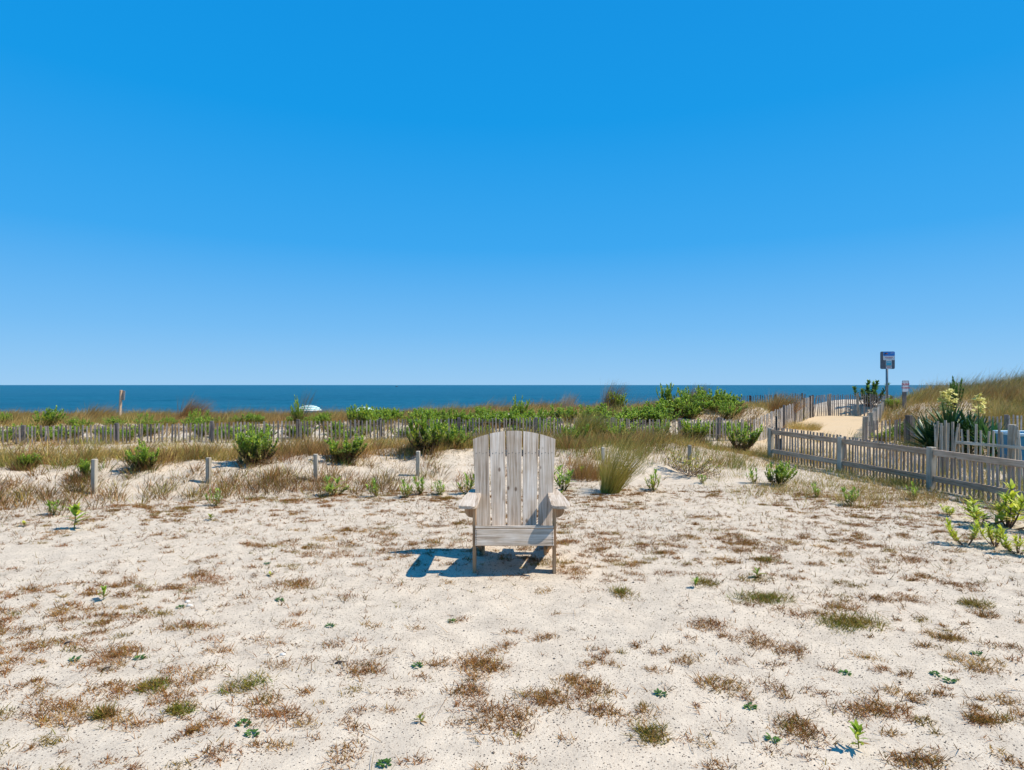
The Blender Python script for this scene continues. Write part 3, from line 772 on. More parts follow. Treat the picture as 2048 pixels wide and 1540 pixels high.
obj('cabin', box_mesh('cabin', (1.6, 1.2, 1.7), M['signpale'], 0.05, (0.2, 0, 1.9)), B)
obj('mast', tube('mast', [(-0.4, 0, 1.2), (-0.4, 0, 4.6)], 0.09, M['signback'], 6), B)

# ------------------------------------------------------------------ leafy plants
def leafy_meshes(seed, nstem, H, spread, leaf_len, leaf_w, top_mix, low_mix, lpm=55, bare=0.25, wind=0.08, dens=1.0, droop=0.9, side=0, stemr=0.006):
    """several stems set with narrow pointed leaves; returns the stem mesh and leaf mesh"""
    r = np.random.default_rng(seed); parts = []; bmv = []; 
    SV, SQ, SC = [], [], []; o = 0
    stems = []
    for i in range(nstem):
        a = r.uniform(0, 2 * math.pi); R_ = spread * math.sqrt(r.uniform(0, 1)); h = H * r.uniform(0.38, 1.08) * (1 - 0.25 * (R_ / max(spread, 1e-3)))
        tip = np.array((R_ * math.cos(a) + wind * h, R_ * math.sin(a), h)); root = np.array((0.12 * R_ * math.cos(a), 0.12 * R_ * math.sin(a), -0.04))
        midp = root * 0.45 + tip * 0.55 + np.array((R_ * 0.25 * math.cos(a), R_ * 0.25 * math.sin(a), -0.08 * h))
        t = np.linspace(0, 1, 6)[:, None]; c = (1 - t) ** 2 * root + 2 * t * (1 - t) * midp + t ** 2 * tip
        stems.append(c)
        for _ in range(side):
            k = r.uniform(0.3, 0.75); b0 = (1 - k) ** 2 * root + 2 * k * (1 - k) * midp + k ** 2 * tip
            a2 = r.uniform(0, 2 * math.pi); l2 = h * r.uniform(0.2, 0.4)
            b1 = b0 + np.array((math.cos(a2) * l2 * 0.6, math.sin(a2) * l2 * 0.6, l2 * 0.8))
            stems.append(np.linspace(0, 1, 6)[:, None] * (b1 - b0) + b0)
    LB_, LA, LN, LC, LW = [], [], [], [], []
    for c in stems:
        n = len(c); rad = np.linspace(stemr, stemr * 0.4, n)
        for i in range(n):
            for k in range(4):
                a = k * math.pi / 2; SV.append(c[i] + rad[i] * np.array((math.cos(a), math.sin(a), 0)))
        for i in range(n - 1):
            for k in range(4): SQ.append((o + i * 4 + k, o + i * 4 + (k + 1) % 4, o + (i + 1) * 4 + (k + 1) % 4, o + (i + 1) * 4 + k))
        o += 4 * n
        L = np.linalg.norm(c[-1] - c[0]); m = max(5, int(L * lpm * dens))
        ts = bare + (1 - bare) * r.uniform(0, 1, m) ** 0.85
        for j, t in enumerate(ts):
            p = t * (n - 1); i = min(int(p), n - 2); q = c[i] + (c[i + 1] - c[i]) * (p - i)
            LB_.append(q); LA.append(j * 2.4 + r.uniform(-0.5, 0.5)); LN.append(leaf_len * r.uniform(0.65, 1.25) * (1.1 - 0.45 * t)); LC.append(t); LW.append(q[2] / max(H, 1e-3))
    N = len(LB_); LB_ = np.array(LB_); LA = np.array(LA); LN = np.array(LN); t = np.array(LC); hz = np.array(LW)
    cl = pick(low_mix, N); ct = pick(top_mix, N); w = np.clip((hz - 0.12) / 0.35 + r.normal(0, 0.18, N), 0, 1)[:, None]
    col = cl * (1 - w) + ct * w
    lean = np.clip(1.15 - 0.75 * t + r.normal(0, 0.2, N), 0.1, 1.7); curl = droop * r.uniform(0.3, 1.0, N)
    v, q, c = blades(LB_, LA, lean, curl, LN, leaf_w * r.uniform(0.7, 1.25, N), col, 3, [0.35, 1.0, 0.75, 0.08], face=LA + math.pi / 2)
    return SV, SQ, v, q, c

PAL['bright'] = np.array([(0.33, 0.49, 0.05), (0.40, 0.55, 0.065), (0.26, 0.40, 0.045)])
PAL['lime'] = np.array([(0.55, 0.60, 0.045), (0.62, 0.62, 0.06), (0.44, 0.54, 0.05)])
PAL['deep'] = np.array([(0.075, 0.16, 0.03), (0.10, 0.20, 0.035), (0.055, 0.125, 0.025)])
PAL['red'] = np.array([(0.17, 0.06, 0.035), (0.12, 0.05, 0.03), (0.20, 0.09, 0.05)])
G2 = {'bright': 4, 'green': 1.3, 'lime': 1.1}; LOW = {'red': 2, 'dark': 1.5, 'olive': 1}
KINDS = {}
def kind(name, nvar, mat_leaf='leaf', stem='stem', **kw):
    out = []
    for i in range(nvar):
        sv, sq, v, q, c = leafy_meshes(hash_seed(name) + i * 31, **kw)
        out.append((mesh_np(name + '_stems', sv, sq, M[stem], smooth=True), mesh_np(name + '_leaves', v, q, M[mat_leaf], c)))
    KINDS[name] = out
def hash_seed(s): return sum(ord(ch) * (i + 3) for i, ch in enumerate(s))
# unit plants about 1 m high, scaled when placed
kind('shrub', 5, nstem=30, H=1.0, spread=0.62, leaf_len=0.135, leaf_w=0.034, top_mix=G2, low_mix=LOW, lpm=84, bare=0.12, side=2, stemr=0.010)
kind('broadshrub', 5, nstem=44, H=1.0, spread=1.05, leaf_len=0.15, leaf_w=0.038, top_mix={'bright': 4, 'lime': 0.8, 'green': 1.5, 'deep': 0.5}, low_mix={'olive': 1, 'deep': 1, 'brown': 1}, lpm=72, bare=0.12, side=2, stemr=0.009)
kind('legshrub', 3, nstem=28, H=1.0, spread=0.62, leaf_len=0.13, leaf_w=0.032, top_mix=G2, low_mix={'red': 3, 'dark': 2}, lpm=92, bare=0.08, side=2, stemr=0.013)
kind('seedling', 4, stem='greenstem', nstem=1, H=1.0, spread=0.08, leaf_len=0.50, leaf_w=0.13, top_mix={'bright': 3, 'lime': 1}, low_mix={'olive': 1, 'brown': 1}, lpm=30, bare=0.1, stemr=0.025)
kind('sprout', 5, stem='greenstem', nstem=7, H=1.0, spread=0.50, leaf_len=0.40, leaf_w=0.062, top_mix={'bright': 3, 'green': 1}, low_mix={'olive': 1, 'brown': 1}, lpm=24, bare=0.06, stemr=0.018)
kind('limeplant', 4, stem='stem', nstem=8, H=1.0, spread=0.6, leaf_len=0.32, leaf_w=0.055, top_mix={'lime': 5, 'bright': 1}, low_mix={'lime': 1.5, 'straw': 1, 'red': 0.4}, lpm=34, bare=0.28, stemr=0.02)
kind('twiggy', 2, stem='stem', nstem=44, H=0.8, spread=1.0, leaf_len=0.11, leaf_w=0.022, top_mix={'olive': 2, 'straw': 2, 'lime': 1}, low_mix={'grey': 1, 'brown': 1}, lpm=24, bare=0.3, side=2, stemr=0.008)
kind('conifer', 2, nstem=60, H=1.0, spread=0.9, leaf_len=0.15, leaf_w=0.035, top_mix={'deep': 3, 'bright': 1}, low_mix={'deep': 1}, lpm=60, bare=0.08, side=1, stemr=0.01)
kind('antler', 2, nstem=16, H=1.0, spread=0.65, leaf_len=0.20, leaf_w=0.055, top_mix={'deep': 3, 'green': 2}, low_mix={'dark': 1}, lpm=70, bare=0.25, wind=0.12, stemr=0.02)
kcount = {}
def plant(k, px, ybase, hpx, wfac, label, name, cat='plant', d=None, group=None):
    if d is None: d = EYE * F / (ybase - 770.0)
    x = X(px, d); zg = gz(x, d); h = hpx * d / F
    i = kcount.get(k, random.randrange(9)); kcount[k] = i + 1
    sm, lm = KINDS[k][i % len(KINDS[k])]
    root = empty(name, (x, d, zg), random.uniform(0, 6.28) if k not in ('antler',) else 0)
    wfac *= 1.25; root.scale = (h * wfac * random.uniform(0.85, 1.3), h * wfac, h); root.rotation_euler.x = random.gauss(0, 0.06); root.rotation_euler.y = random.gauss(0.04, 0.07)
    tag(root, label, cat, group)
    obj('stems', sm, root); obj('leaves', lm, root)
    return root

fore = [
 ('seedling', 48, 1053, 20, 1.1, 'tiny green seedling on the sand near the left edge'),
 ('sprout', 105, 1032, 32, 1.0, 'small bushy green weed in front of the leftmost marker post'),
 ('seedling', 148, 1057, 50, 0.9, 'tall single-stemmed green weed left of the leftmost marker post'),
 ('seedling', 423, 1038, 20, 1.2, 'little green seedling in the sand below the second marker post'),
 ('sprout', 430, 1012, 40, 0.6, 'leafy green weed at the foot of the second marker post'),
 ('seedling', 207, 1198, 30, 0.9, 'lone small yellow-green seedling on the open sand at left'),
 ('seedling', 843, 1443, 34, 0.9, 'small curled green seedling in the near sand below the armchair'),
 ('seedling', 1718, 1497, 56, 0.8, 'green seedling in the near sand at lower right'),
 ('seedling', 1515, 1156, 30, 0.9, 'thin green seedling on the sand right of the armchair'),
 ('seedling', 1390, 1180, 24, 0.9, 'short green seedling beside a green grass mat right of the armchair'),
 ('seedling', 540, 1152, 14, 1.6, 'flat green sprig on the sand left of the armchair shadow'),
 ('sprout', 670, 990, 42, 1.1, 'rounded bright green plant right of the third marker post'),
 ('sprout', 752, 994, 38, 0.7, 'straggly yellow-green plant between the third and fourth marker posts'),
 ('sprout', 815, 996, 38, 0.8, 'leafy plant left of the foot of the fourth marker post'),
 ('sprout', 843, 990, 34, 0.8, 'leafy green sprout close to the foot of the fourth marker post'),
 ('sprout', 883, 990, 32, 0.7, 'small upright green plant between fourth marker post and armchair'),
 ('sprout', 933, 988, 50, 0.7, 'green plant touching the left side of the armchair back'),
 ('sprout', 1128, 980, 46, 0.9, 'leafy green plant just right of the armchair back'),
 ('seedling', 1163, 958, 24, 1.0, 'small green plant between the armchair and the big grass tuft'),
 ('seedling', 1123, 994, 20, 1.0, 'tiny green sprout above the right arm of the armchair'),
 ('sprout', 1306, 980, 44, 0.75, 'fresh green plant alone on sand right of the big grass tuft'),
 ('sprout', 1403, 966, 18, 1.0, 'tiny green sprout below the dry twiggy shrub'),
 ('sprout', 1509, 966, 34, 0.6, 'small green plant left of the bright bush near the rail fence'),
 ('sprout', 1635, 994, 34, 0.6, 'grey-green weed in the sand before the second rail-fence post'),
 ('sprout', 1700, 1010, 38, 0.75, 'dark green weed in front of the rail fence middle bay'),
 ('sprout', 1828, 1000, 38, 0.6, 'upright green weed against the rail fence near its third post'),
 ('limeplant', 1898, 1030, 24, 1.1, 'low yellow-green weed right of the third rail-fence post'),
 ('limeplant', 1962, 1050, 60, 1.25, 'yellow-green bushy weed near the right edge'),
 ('limeplant', 2016, 1056, 84, 1.1, 'largest yellow-green bushy weed at the right edge'),
 ('limeplant', 1932, 1088, 56, 0.75, 'leftmost leggy green weed of the three before the yellow-green bushes'),
 ('limeplant', 1990, 1090, 56, 0.85, 'middle leggy green weed of the three before the yellow-green bushes'),
 ('limeplant', 2036, 1106, 58, 0.9, 'rightmost leggy green weed at the right edge of the sand'),
]
for k, px, yb, h, w, lab in fore:
    plant(k, px, yb, h, w, lab, 'seedling' if k == 'seedling' else 'leafy_weed')
plant('shrub', 1556, 968, 52, 0.8, 'bright green rounded bush near the first rail-fence post', 'green_bush', 'bush')
mids = [
 ('legshrub', 515, 9.7, 84, 0.62, 'tall bright green dune bush with reddish base'),
 ('legshrub', 692, 10.0, 60, 1.0, 'sprawling green shrub with dark red lower leaves by third marker post'),
 ('legshrub', 850, 10.6, 92, 0.62, 'tall dune bush with dark brown base behind the fourth marker post'),
 ('broadshrub', 905, 11.2, 52, 0.6, 'low green shrub on the dune just left of the armchair back'),
 ('shrub', 290, 9.0, 58, 0.75, 'open green shrub on the sandy dune face at left'),
 ('shrub', 172, 8.6, 44, 0.6, 'dark green weed hugging the leftmost marker post'),
 ('shrub', 60, 8.9, 34, 0.9, 'low green weed on the dune foot at the left edge'),
 ('legshrub', 1320, 13.0, 48, 0.6, 'green shrub with bare dark trunks before the long fence'),
 ('broadshrub', 1240, 12.8, 44, 0.75, 'light green spreading shrub right of the tall arching grass'),
 ('shrub', 1388, 13.2, 52, 0.85, 'full green shrub in front of the long fence'),
 ('legshrub', 1482, 13.0, 66, 0.68, 'big green shrub with dark stems at the fence corner'),
 ('twiggy', 1378, 10.3, 66, 0.72, 'dry twiggy grey shrub on the sand mound'),
 ('broadshrub', 1150, 12.2, 50, 0.6, 'green shrub right behind the armchair back'),
]
for k, px, d, h, w, lab in mids:
    plant(k, px, 0, h, w, lab, 'dune_shrub', 'shrub', d)
# bushes beyond the long fence: those that stand out, then the mixed mass
far = [
 ('shrub', 95, 18.6, 46, 0.75, 'rounded green bush beyond the fence at far left'),
 ('shrub', 598, 19.0, 62, 0.30, 'tall dark green bush just left of the striped umbrella'),
 ('shrub', 650, 18.6, 38, 0.6, 'green bush just right of the striped umbrella'),
 ('shrub', 714, 18.6, 54, 0.7, 'upright green bush beyond the fence below the second umbrella top'),
 ('shrub', 400, 19.5, 40, 0.6, 'green bush beyond the fence near its fourth post'),
 ('shrub', 285, 22.5, 24, 0.8, 'small dark green bush right of the leaning sign post'),
 ('shrub', 1035, 20.5, 52, 0.55, 'tall green bush on the dune above the armchair back'),
 ('shrub', 1232, 23.0, 44, 0.6, 'bush with grass plumes beyond the tall arching grass'),
 ('legshrub', 1335, 21.5, 60, 0.5, 'tallest leafy bush on the dune right of centre'),
 ('broadshrub', 1385, 21.2, 50, 0.62, 'wide green bush in the clump right of centre'),
 ('broadshrub', 1430, 21.6, 42, 0.75, 'rightmost wide green bush of the clump right of centre'),
 ('antler', 1735, 27.8, 56, 0.85, 'dark spiky-branched bush behind the far path fence'),
 ('antler', 1910, 21.0, 62, 0.40, 'upright dark green bush on the right dune behind the flower spikes'),
 ('conifer', 1800, 16.4, 34, 0.75, 'dark green fine-leaved bush left of the yuccas'),
 ('conifer', 1828, 16.2, 44, 0.55, 'bright-tipped evergreen bush beside the dune crossing sign post'),
 ('shrub', 1788, 23.0, 26, 0.9, 'small light green bush on the sand below the tall sign'),
 ('broadshrub', 1768, 15.9, 28, 0.8, 'low green bush at the foot of the right path fence'),
]
for k, px, d, h, w, lab in far:
    plant(k, px, 0, h, w, lab, 'dune_bush', 'bush', d)
r2 = random.Random(5)
ORD = ['first', 'second', 'third', 'fourth', 'fifth', 'sixth', 'seventh', 'eighth', 'ninth', 'tenth', 'eleventh', 'twelfth', 'thirteenth', 'fourteenth', 'fifteenth', 'sixteenth', 'seventeenth', 'eighteenth', 'nineteenth', 'twentieth']
BAY = [-400, 43, 230, 421, 594, 759, 917, 1072, 1226, 1360, 1440, 1700]
BAYTXT = ['left of first post'] + ['between %s and %s posts' % (ORD[i], ORD[i + 1]) for i in range(9)] + ['right of last post']
spots = []
for i in range(46):                          # hugging the fence
    px = r2.uniform(-20, 1500); d = fy(px) + r2.uniform(0.5, 1.7); spots.append((0, px, d, r2.uniform(0.26, 0.46)))
for i in range(74):                          # further back
    px = r2.uniform(480, 1500) if i < 58 else r2.uniform(0, 480); d = r2.uniform(17.6, 21.5)
    spots.append((1, px, d, r2.uniform(0.34, 0.62) * (1.1 if px > 900 else 1.0) * (0.75 if i >= 58 else 1)))
spots = [(a_, p_, d_, h_ * (0.6 if 590 < p_ < 680 and a_ else 1.0)) for a_, p_, d_, h_ in spots]
bins = {}
for sp in sorted(spots, key=lambda t: t[1]):
    bins.setdefault((sp[0], max(i for i in range(11) if sp[1] >= BAY[i])), []).append(sp)
for (row, bay), lst in bins.items():
    for i, (_, px, d, h) in enumerate(lst):
        where = 'low green bush right behind fence' if row == 0 else 'green bush well behind fence'
        lab = '%s %s, %s from left' % (where, BAYTXT[bay], ORD[i])
        plant(r2.choice(['broadshrub', 'shrub', 'broadshrub']), px, 0, h * F / d, r2.uniform(0.75, 1.15), lab, 'dune_bush', 'bush', d, 'green bushes beyond the long snow fence')

# ------------------------------------------------------------------ yuccas
def one_leaf(L, w, bend, col):
    v, q, c = blades(np.zeros((1, 3)), np.array([0.0]), np.array([0.0]), np.array([bend]), np.array([L]), np.array([w]), np.array([col]), 3, [0.6, 1.0, 0.75, 0.05], face=np.array([math.pi / 2]))
    v = v.copy(); v[0::2, 0] += 0.006; return mesh_np('leaf', v, q, M['yucca'], c)
YL = [one_leaf(0.66, 0.06, 0.15, (0.035, 0.085, 0.022)), one_leaf(0.60, 0.055, 0.35, (0.03, 0.075, 0.025)), one_leaf(0.56, 0.055, 0.5, (0.05, 0.105, 0.03)), one_leaf(0.60, 0.06, 0.2, (0.09, 0.20, 0.04))]
YD = one_leaf(0.5, 0.035, 0.6, (0.20, 0.15, 0.08))
bl_v, bl_q, bl_c = blades(np.zeros((6, 3)), np.arange(6) * math.pi / 3, np.full(6, 0.9), np.full(6, 1.3), np.full(6, 0.055), np.full(6, 0.034), np.tile(np.array([(0.80, 0.74, 0.28)]), (6, 1)), 3, [0.4, 1, 0.8, 0.2], face=np.arange(6) * math.pi / 3 + math.pi / 2)
blossom_me = mesh_np('blossom', bl_v, bl_q, M['petal'], bl_c)
def yucca(px, d, ztop, n, sc, lab, stalks=(), light=False, dead=6):
    x = X(px, d); zg = gz(x, d); Y = empty('yucca', (x, d, zg)); tag(Y, lab, 'yucca', 'yuccas behind the old picket fence')
    hub = max(0.1, ztop - zg - 0.60 * sc)
    obj('trunk', tube('trunk', [(0, 0, -0.1), (0.01, 0, hub * 0.5), (0, 0, hub + 0.05)], [0.08, 0.07, 0.05], M['stem'], 8), Y)
    for i in range(n):
        f = i / n; a = i * 2.39996; el = 0.08 + 1.75 * f ** 0.9 + random.gauss(0, 0.06)
        o = obj('leaf', YD if i >= n - dead else (YL[3] if light else random.choice(YL)), Y, (0.03 * math.cos(a), 0.03 * math.sin(a), hub - 0.16 * f * sc + 0.02))
        o.rotation_euler = (Matrix.Rotation(a, 3, 'Z') @ Matrix.Rotation(el, 3, 'Y')).to_euler(); k = sc * random.uniform(0.85, 1.15); o.scale = (k, k, k)
    for (dx, yt, fl, w) in stalks:
        zt = EYE - (yt - 770) * d / F - zg
        st_ = obj('flower_stalk', tube('flower_stalk', [(dx * 0.3, 0, hub), (dx * 0.8, 0, (hub + zt) / 2), (dx, 0.02, zt)], [0.014, 0.011, 0.005], M['greenstem'], 6), Y)
        nb = int(85 * fl)
        for j in range(nb):
            t = random.uniform(0, 1); z_ = zt - fl * (1 - t); wr = w * (0.25 + 1.0 * math.sin(math.pi * min(1, (1 - t) * 0.85 + 0.05))) * math.sqrt(random.uniform(0.1, 1)); a = random.uniform(0, 6.28)
            b = obj('blossom', blossom_me, st_, (dx + wr * math.cos(a), wr * math.sin(a), z_), (math.pi + random.uniform(-0.7, 0.7), random.uniform(-0.7, 0.7), a)); k = random.uniform(0.8, 1.3); b.scale = (k, k, k)
yucca(1862, 13.3, 0.86, 130, 1.15, 'leftmost yucca, a dense dark mass of drooping leaves', dead=8)
yucca(1897, 13.0, 1.16, 110, 1.10, 'tallest yucca with pale yellow flower spikes', ((-0.12, 783, 0.40, 0.07), (0.06, 779, 0.46, 0.09), (-0.03, 790, 0.42, 0.09)))
yucca(1936, 13.0, 1.02, 90, 0.95, 'dark yucca between the two flowering ones')
yucca(1957, 12.6, 0.92, 70, 0.90, 'yucca carrying a single pale yellow flower spike', ((0.0, 787, 0.46, 0.09),))
yucca(1986, 12.0, 0.86, 60, 0.90, 'lighter green spiky yucca nearest the blue tub', light=True, dead=2)

# ------------------------------------------------------------------ standing grass tufts (things)
def tuft(name, label, px, d, n, rad, h0, h1, w, mix, wind, spread, curl, fan=0.0, group=None):
    x = X(px, d); zg = gz(x, d)
    v, q, c = clump_blades([0.0], [0.0], [n], rad, h0, h1, w, mix, wind, spread, curl, z=np.array([0.0]))
    o = obj(name, mesh_np(name, v, q, M['grass'], c), None, (x, d, zg)); tag(o, label, 'grass', group); return o
tuft('grass_tuft', 'big straw-coloured grass tuft leaning right on open sand', 1219, 8.65, 620, 0.13, 0.36, 0.90, 0.0068, {'straw': 4, 'olive': 4, 'brown': 3, 'rust': 2}, 0.30, 0.40, 0.55)
tuft('grass_tuft', 'tall arching olive grass in front of the long fence', 1160, 13.0, 820, 0.26, 0.70, 1.15, 0.012, {'olive': 3, 'straw': 4, 'lime': 1.2}, 0.42, 0.38, 1.0)
tuft('grass_tuft', 'brown bushy grass clump beside the armchair back', 1178, 9.9, 700, 0.30, 0.25, 0.48, 0.006, {'rust': 3, 'brown': 3, 'olive': 1}, 0.22, 0.5, 0.5)
tuft('grass_tuft', 'large rusty grass clump on the dune left of the path fence', 1558, 22.0, 700, 0.42, 0.75, 1.15, 0.011, {'rust': 3, 'olive': 2, 'straw': 2}, 0.35, 0.3, 0.7)
tuft('grass_tuft', 'tall grey plumed grass rising above the horizon right of centre', 1388, 22.3, 260, 0.28, 0.85, 1.4, 0.012, {'brown': 2, 'grey': 2, 'olive': 1}, 0.24, 0.16, 0.5)
tuft('grass_tuft', 'grey-brown plumed grass tuft on the dune above the armchair', 1130, 23.5, 260, 0.25, 0.7, 1.15, 0.010, {'brown': 2, 'grey': 2}, 0.28, 0.2, 0.5)
tuft('grass_tuft', 'dark plumed grass tuft on the dune left of the tallest bush', 1216, 23.0, 300, 0.3, 0.7, 1.15, 0.010, {'brown': 3, 'dark': 1, 'grey': 1}, 0.3, 0.22, 0.5)
tuft('grass_tuft', 'russet windswept grass tuft against the sea at left', 372, 25.0, 520, 0.38, 0.75, 1.3, 0.013, {'rust': 3, 'straw': 2}, 0.5, 0.25, 0.8)
tuft('grass_tuft', 'dark windswept grass tuft left of the leaning sign post', 190, 25.0, 480, 0.45, 0.65, 1.1, 0.013, {'brown': 3, 'straw': 1}, 0.5, 0.3, 0.8)
tuft('grass_tuft', 'thin dark grass stems standing above the tall dark bush at left', 598, 20.5, 50, 0.18, 1.0, 1.35, 0.009, {'dark': 2, 'brown': 1}, 0.28, 0.15, 0.35)
tuft('grass_tuft', 'yellowish grass clump on the left edge of the beach path', 1606, 19.5, 700, 0.5, 0.25, 0.5, 0.009, {'straw': 3, 'lime': 1, 'olive': 2}, 0.2, 0.6, 0.6)

# ------------------------------------------------------------------ grass that nobody could count
def scatter(n, x0, x1, y0, y1, dens):
    x = rng.uniform(x0, x1, n); y = rng.uniform(y0, y1, n); k = rng.uniform(0, 1, n) < dens(x, y); return x[k], y[k]
def tt(x, y): return y - post_line(x)
# dune face and crest before the long fence
def d1(x, y):
    t = tt(x, y); pn = fbm(x * 0.55, y * 0.55, 201)
    a = sst(0.75, 1.4, t + 0.8 * pn) * (1 - 0.5 * sst(2.4, 4.6, t)) * (0.40 + 1.9 * np.clip(pn + 0.25, 0, 1))
    return a * (1 - sst(2.4, 4.4, x))
cx, cy = scatter(7000, -12.5, 4.5, 7.0, 15.2, d1)
hf = 1.0 - 0.58 * sst(1.6, 3.0, tt(cx, cy))
P1 = [clump_blades(cx, cy, rng.integers(14, 34, len(cx)), 0.13, 0.18, 0.42, 0.0075, {'brown': 3, 'rust': 3, 'straw': 3, 'olive': 2.5, 'grey': 1}, 0.20, 0.75, 0.7, patch=41, hfac=hf, tipf=0.3)]
cx, cy = scatter(2600, -12.5, 4.5, 7.0, 15.2, d1)
hf = 1.0 - 0.58 * sst(1.6, 3.0, tt(cx, cy))
P1.append(clump_blades(cx, cy, rng.integers(6, 14, len(cx)), 0.10, 0.28, 0.58, 0.011, {'straw': 4, 'olive': 2, 'rust': 2, 'green': 1}, 0.30, 0.7, 0.9, hfac=hf, tipf=0.6))
def d1b(x, y):      # foot of the dune: low brown and olive growth, strongest at left
    t = tt(x, y); pn = fbm(x * 0.8, y * 0.8, 231); return np.exp(-((t + 0.12) / 0.46) ** 2) * np.clip(0.35 + 2.4 * pn + 0.16 * (-x - 1.2), 0.03, 1) * (1 - sst(2.0, 4.0, x))
cx, cy = scatter(11000, -10, 4.0, 5.8, 11.5, d1b)
P1.append(clump_blades(cx, cy, rng.integers(12, 30, len(cx)), 0.10, 0.07, 0.24, 0.0075, {'brown': 3, 'olive': 1.6, 'rust': 3, 'dark': 4}, 0.12, 0.85, 0.8, tipf=0.12))
def d1c(x, y):
    t = tt(x, y); return sst(-0.1, 0.3, t) * (1 - sst(1.3, 1.8, t)) * 0.8 * (1 - sst(5, 6, x))
cx, cy = scatter(26000, -10, 6.0, 6.5, 13, d1c)
P1.append(clump_blades(cx, cy, rng.integers(3, 9, len(cx)), 0.035, 0.03, 0.09, 0.0075, {'brown': 3, 'dark': 4, 'rust': 1}, 0.1, 0.8, 0.9, K=2, lo=0.4, tipf=0.05))
cx, cy = scatter(2400, -2.2, 4.4, 10.8, 14.5, lambda x, y: np.clip(0.35 + 1.5 * fbm(x, y, 77), 0, 1))
P1.append(clump_blades(cx, cy, rng.integers(12, 24, len(cx)), 0.1, 0.14, 0.32, 0.006, {'olive': 3, 'green': 2, 'brown': 2, 'rust': 1}, 0.15, 0.5, 0.6))
cx, cy = scatter(900, -12, 3.0, 7.0, 13.5, lambda x, y: np.exp(-((tt(x, y) - 1.35) / 0.45) ** 2) * np.clip(0.5 + 2 * fbm(x, y, 88), 0, 1))
P1.append(clump_blades(cx, cy, rng.integers(50, 110, len(cx)), 0.16, 0.16, 0.40, 0.007, {'rust': 4, 'brown': 3, 'red': 1, 'dark': 1}, 0.12, 0.9, 0.5, tipf=0.3))
for k_, px_, d_, h_, w_, lab_ in mids:
    if k_ == 'twiggy': continue
    x_ = X(px_, d_); r_ = 0.42 * h_ * d_ / F * (1.6 if k_ == 'broadshrub' else 1.1); m_ = 34
    a_ = rng.uniform(0, 6.28, m_); q_ = r_ * np.sqrt(rng.uniform(0, 1, m_))
    P1.append(clump_blades(x_ + q_ * np.cos(a_), d_ + q_ * np.sin(a_) - 0.1, rng.integers(8, 18, m_), 0.07, 0.06, 0.26, 0.008, {'dark': 3, 'red': 3, 'brown': 3, 'olive': 1.5, 'green': 0.6}, 0.1, 0.9, 0.7, tipf=0.1))
stuff('dune_grass', P1, M['grass'], 'brown and olive dune grass along the low bank before the long fence', 'grass')

# beyond the long fence and on the crest
def clear_end(x, y):     # bare sand around the far end of the path
    return 1 - 0.93 * sst(12.0, 12.8, x) * (1 - sst(17.0, 17.8, x)) * sst(23.0, 24.5, y) * (1 - sst(29, 30, y))
def d2(x, y):
    pn = fbm(x * 0.35, y * 0.35, 301); base = 0.25 + 1.8 * pn
    crest = sst(20.5, 22.5, y + 1.2 * pn) * 0.8
    return np.clip(base * 0.85 + crest + 0.75 * np.exp(-(((x - 8.2) / 2.6) ** 2 + ((y - 20.5) / 2.6) ** 2)), 0, 1) * (1 - path_mask(x, y)) * (1 - sst(11.5, 13.5, x)) * clear_end(x, y)
cx, cy = scatter(14000, -26, 14, 15.8, 29, d2)
P2 = [clump_blades(cx, cy, rng.integers(10, 20, len(cx)), 0.14, 0.18, 0.40, 0.011, {'straw': 4, 'rust': 2, 'brown': 3, 'olive': 1.2}, 0.32, 0.45, 0.7, patch=81)]
cx, cy = scatter(900, -24, 13, 23, 28, lambda x, y: clear_end(x, y) * (1 - path_mask(x, y)) * np.clip(0.3 + 2 * fbm(x * 0.5, y * 0.5, 333), 0, 1))
P2.append(clump_blades(cx, cy, rng.integers(14, 26, len(cx)), 0.16, 0.38, 0.66, 0.011, {'straw': 3, 'brown': 3, 'rust': 1}, 0.5, 0.28, 0.8, patch=111))
stuff('crest_grass', P2, M['grass'], 'straw-coloured windblown grass on the dune crest against the sea', 'grass')
# right-hand dune
def d3(x, y):
    pn = fbm(x * 0.5, y * 0.5, 401); k = (x / y)
    top = np.maximum(sst(22.2, 23.6, y + 1.6 * pn), sst(0.755, 0.81, k + 0.06 * pn)) 
    return np.clip(top + 0.12 + 1.1 * pn, 0, 1) * (1 - path_mask(x, y)) * clear_end(x, y)
cx, cy = scatter(8000, 11.0, 27, 17.5, 28, d3)
P3 = [clump_blades(cx, cy, rng.integers(12, 24, len(cx)), 0.15, 0.3, 0.6, 0.011, {'straw': 3, 'brown': 3, 'olive': 3, 'rust': 1, 'lime': 0.8, 'green': 1}, 0.3, 0.5, 0.9, patch=95)]
cx, cy = scatter(560, 12.5, 27, 22.0, 27, lambda x, y: np.clip(0.2 + 0.6 * sst(16, 18, x) + 1.4 * fbm(x * 0.6, y * 0.6, 433), 0, 1) * (1 - path_mask(x, y)) * clear_end(x, y))
P3.append(clump_blades(cx, cy, rng.integers(12, 24, len(cx)), 0.2, 0.6, 1.05, 0.010, {'grey': 2, 'brown': 2, 'olive': 3, 'straw': 3}, 0.40, 0.25, 0.9))
stuff('right_dune_grass', P3, M['grass'], 'tall sea oats covering the high dune at right', 'grass')
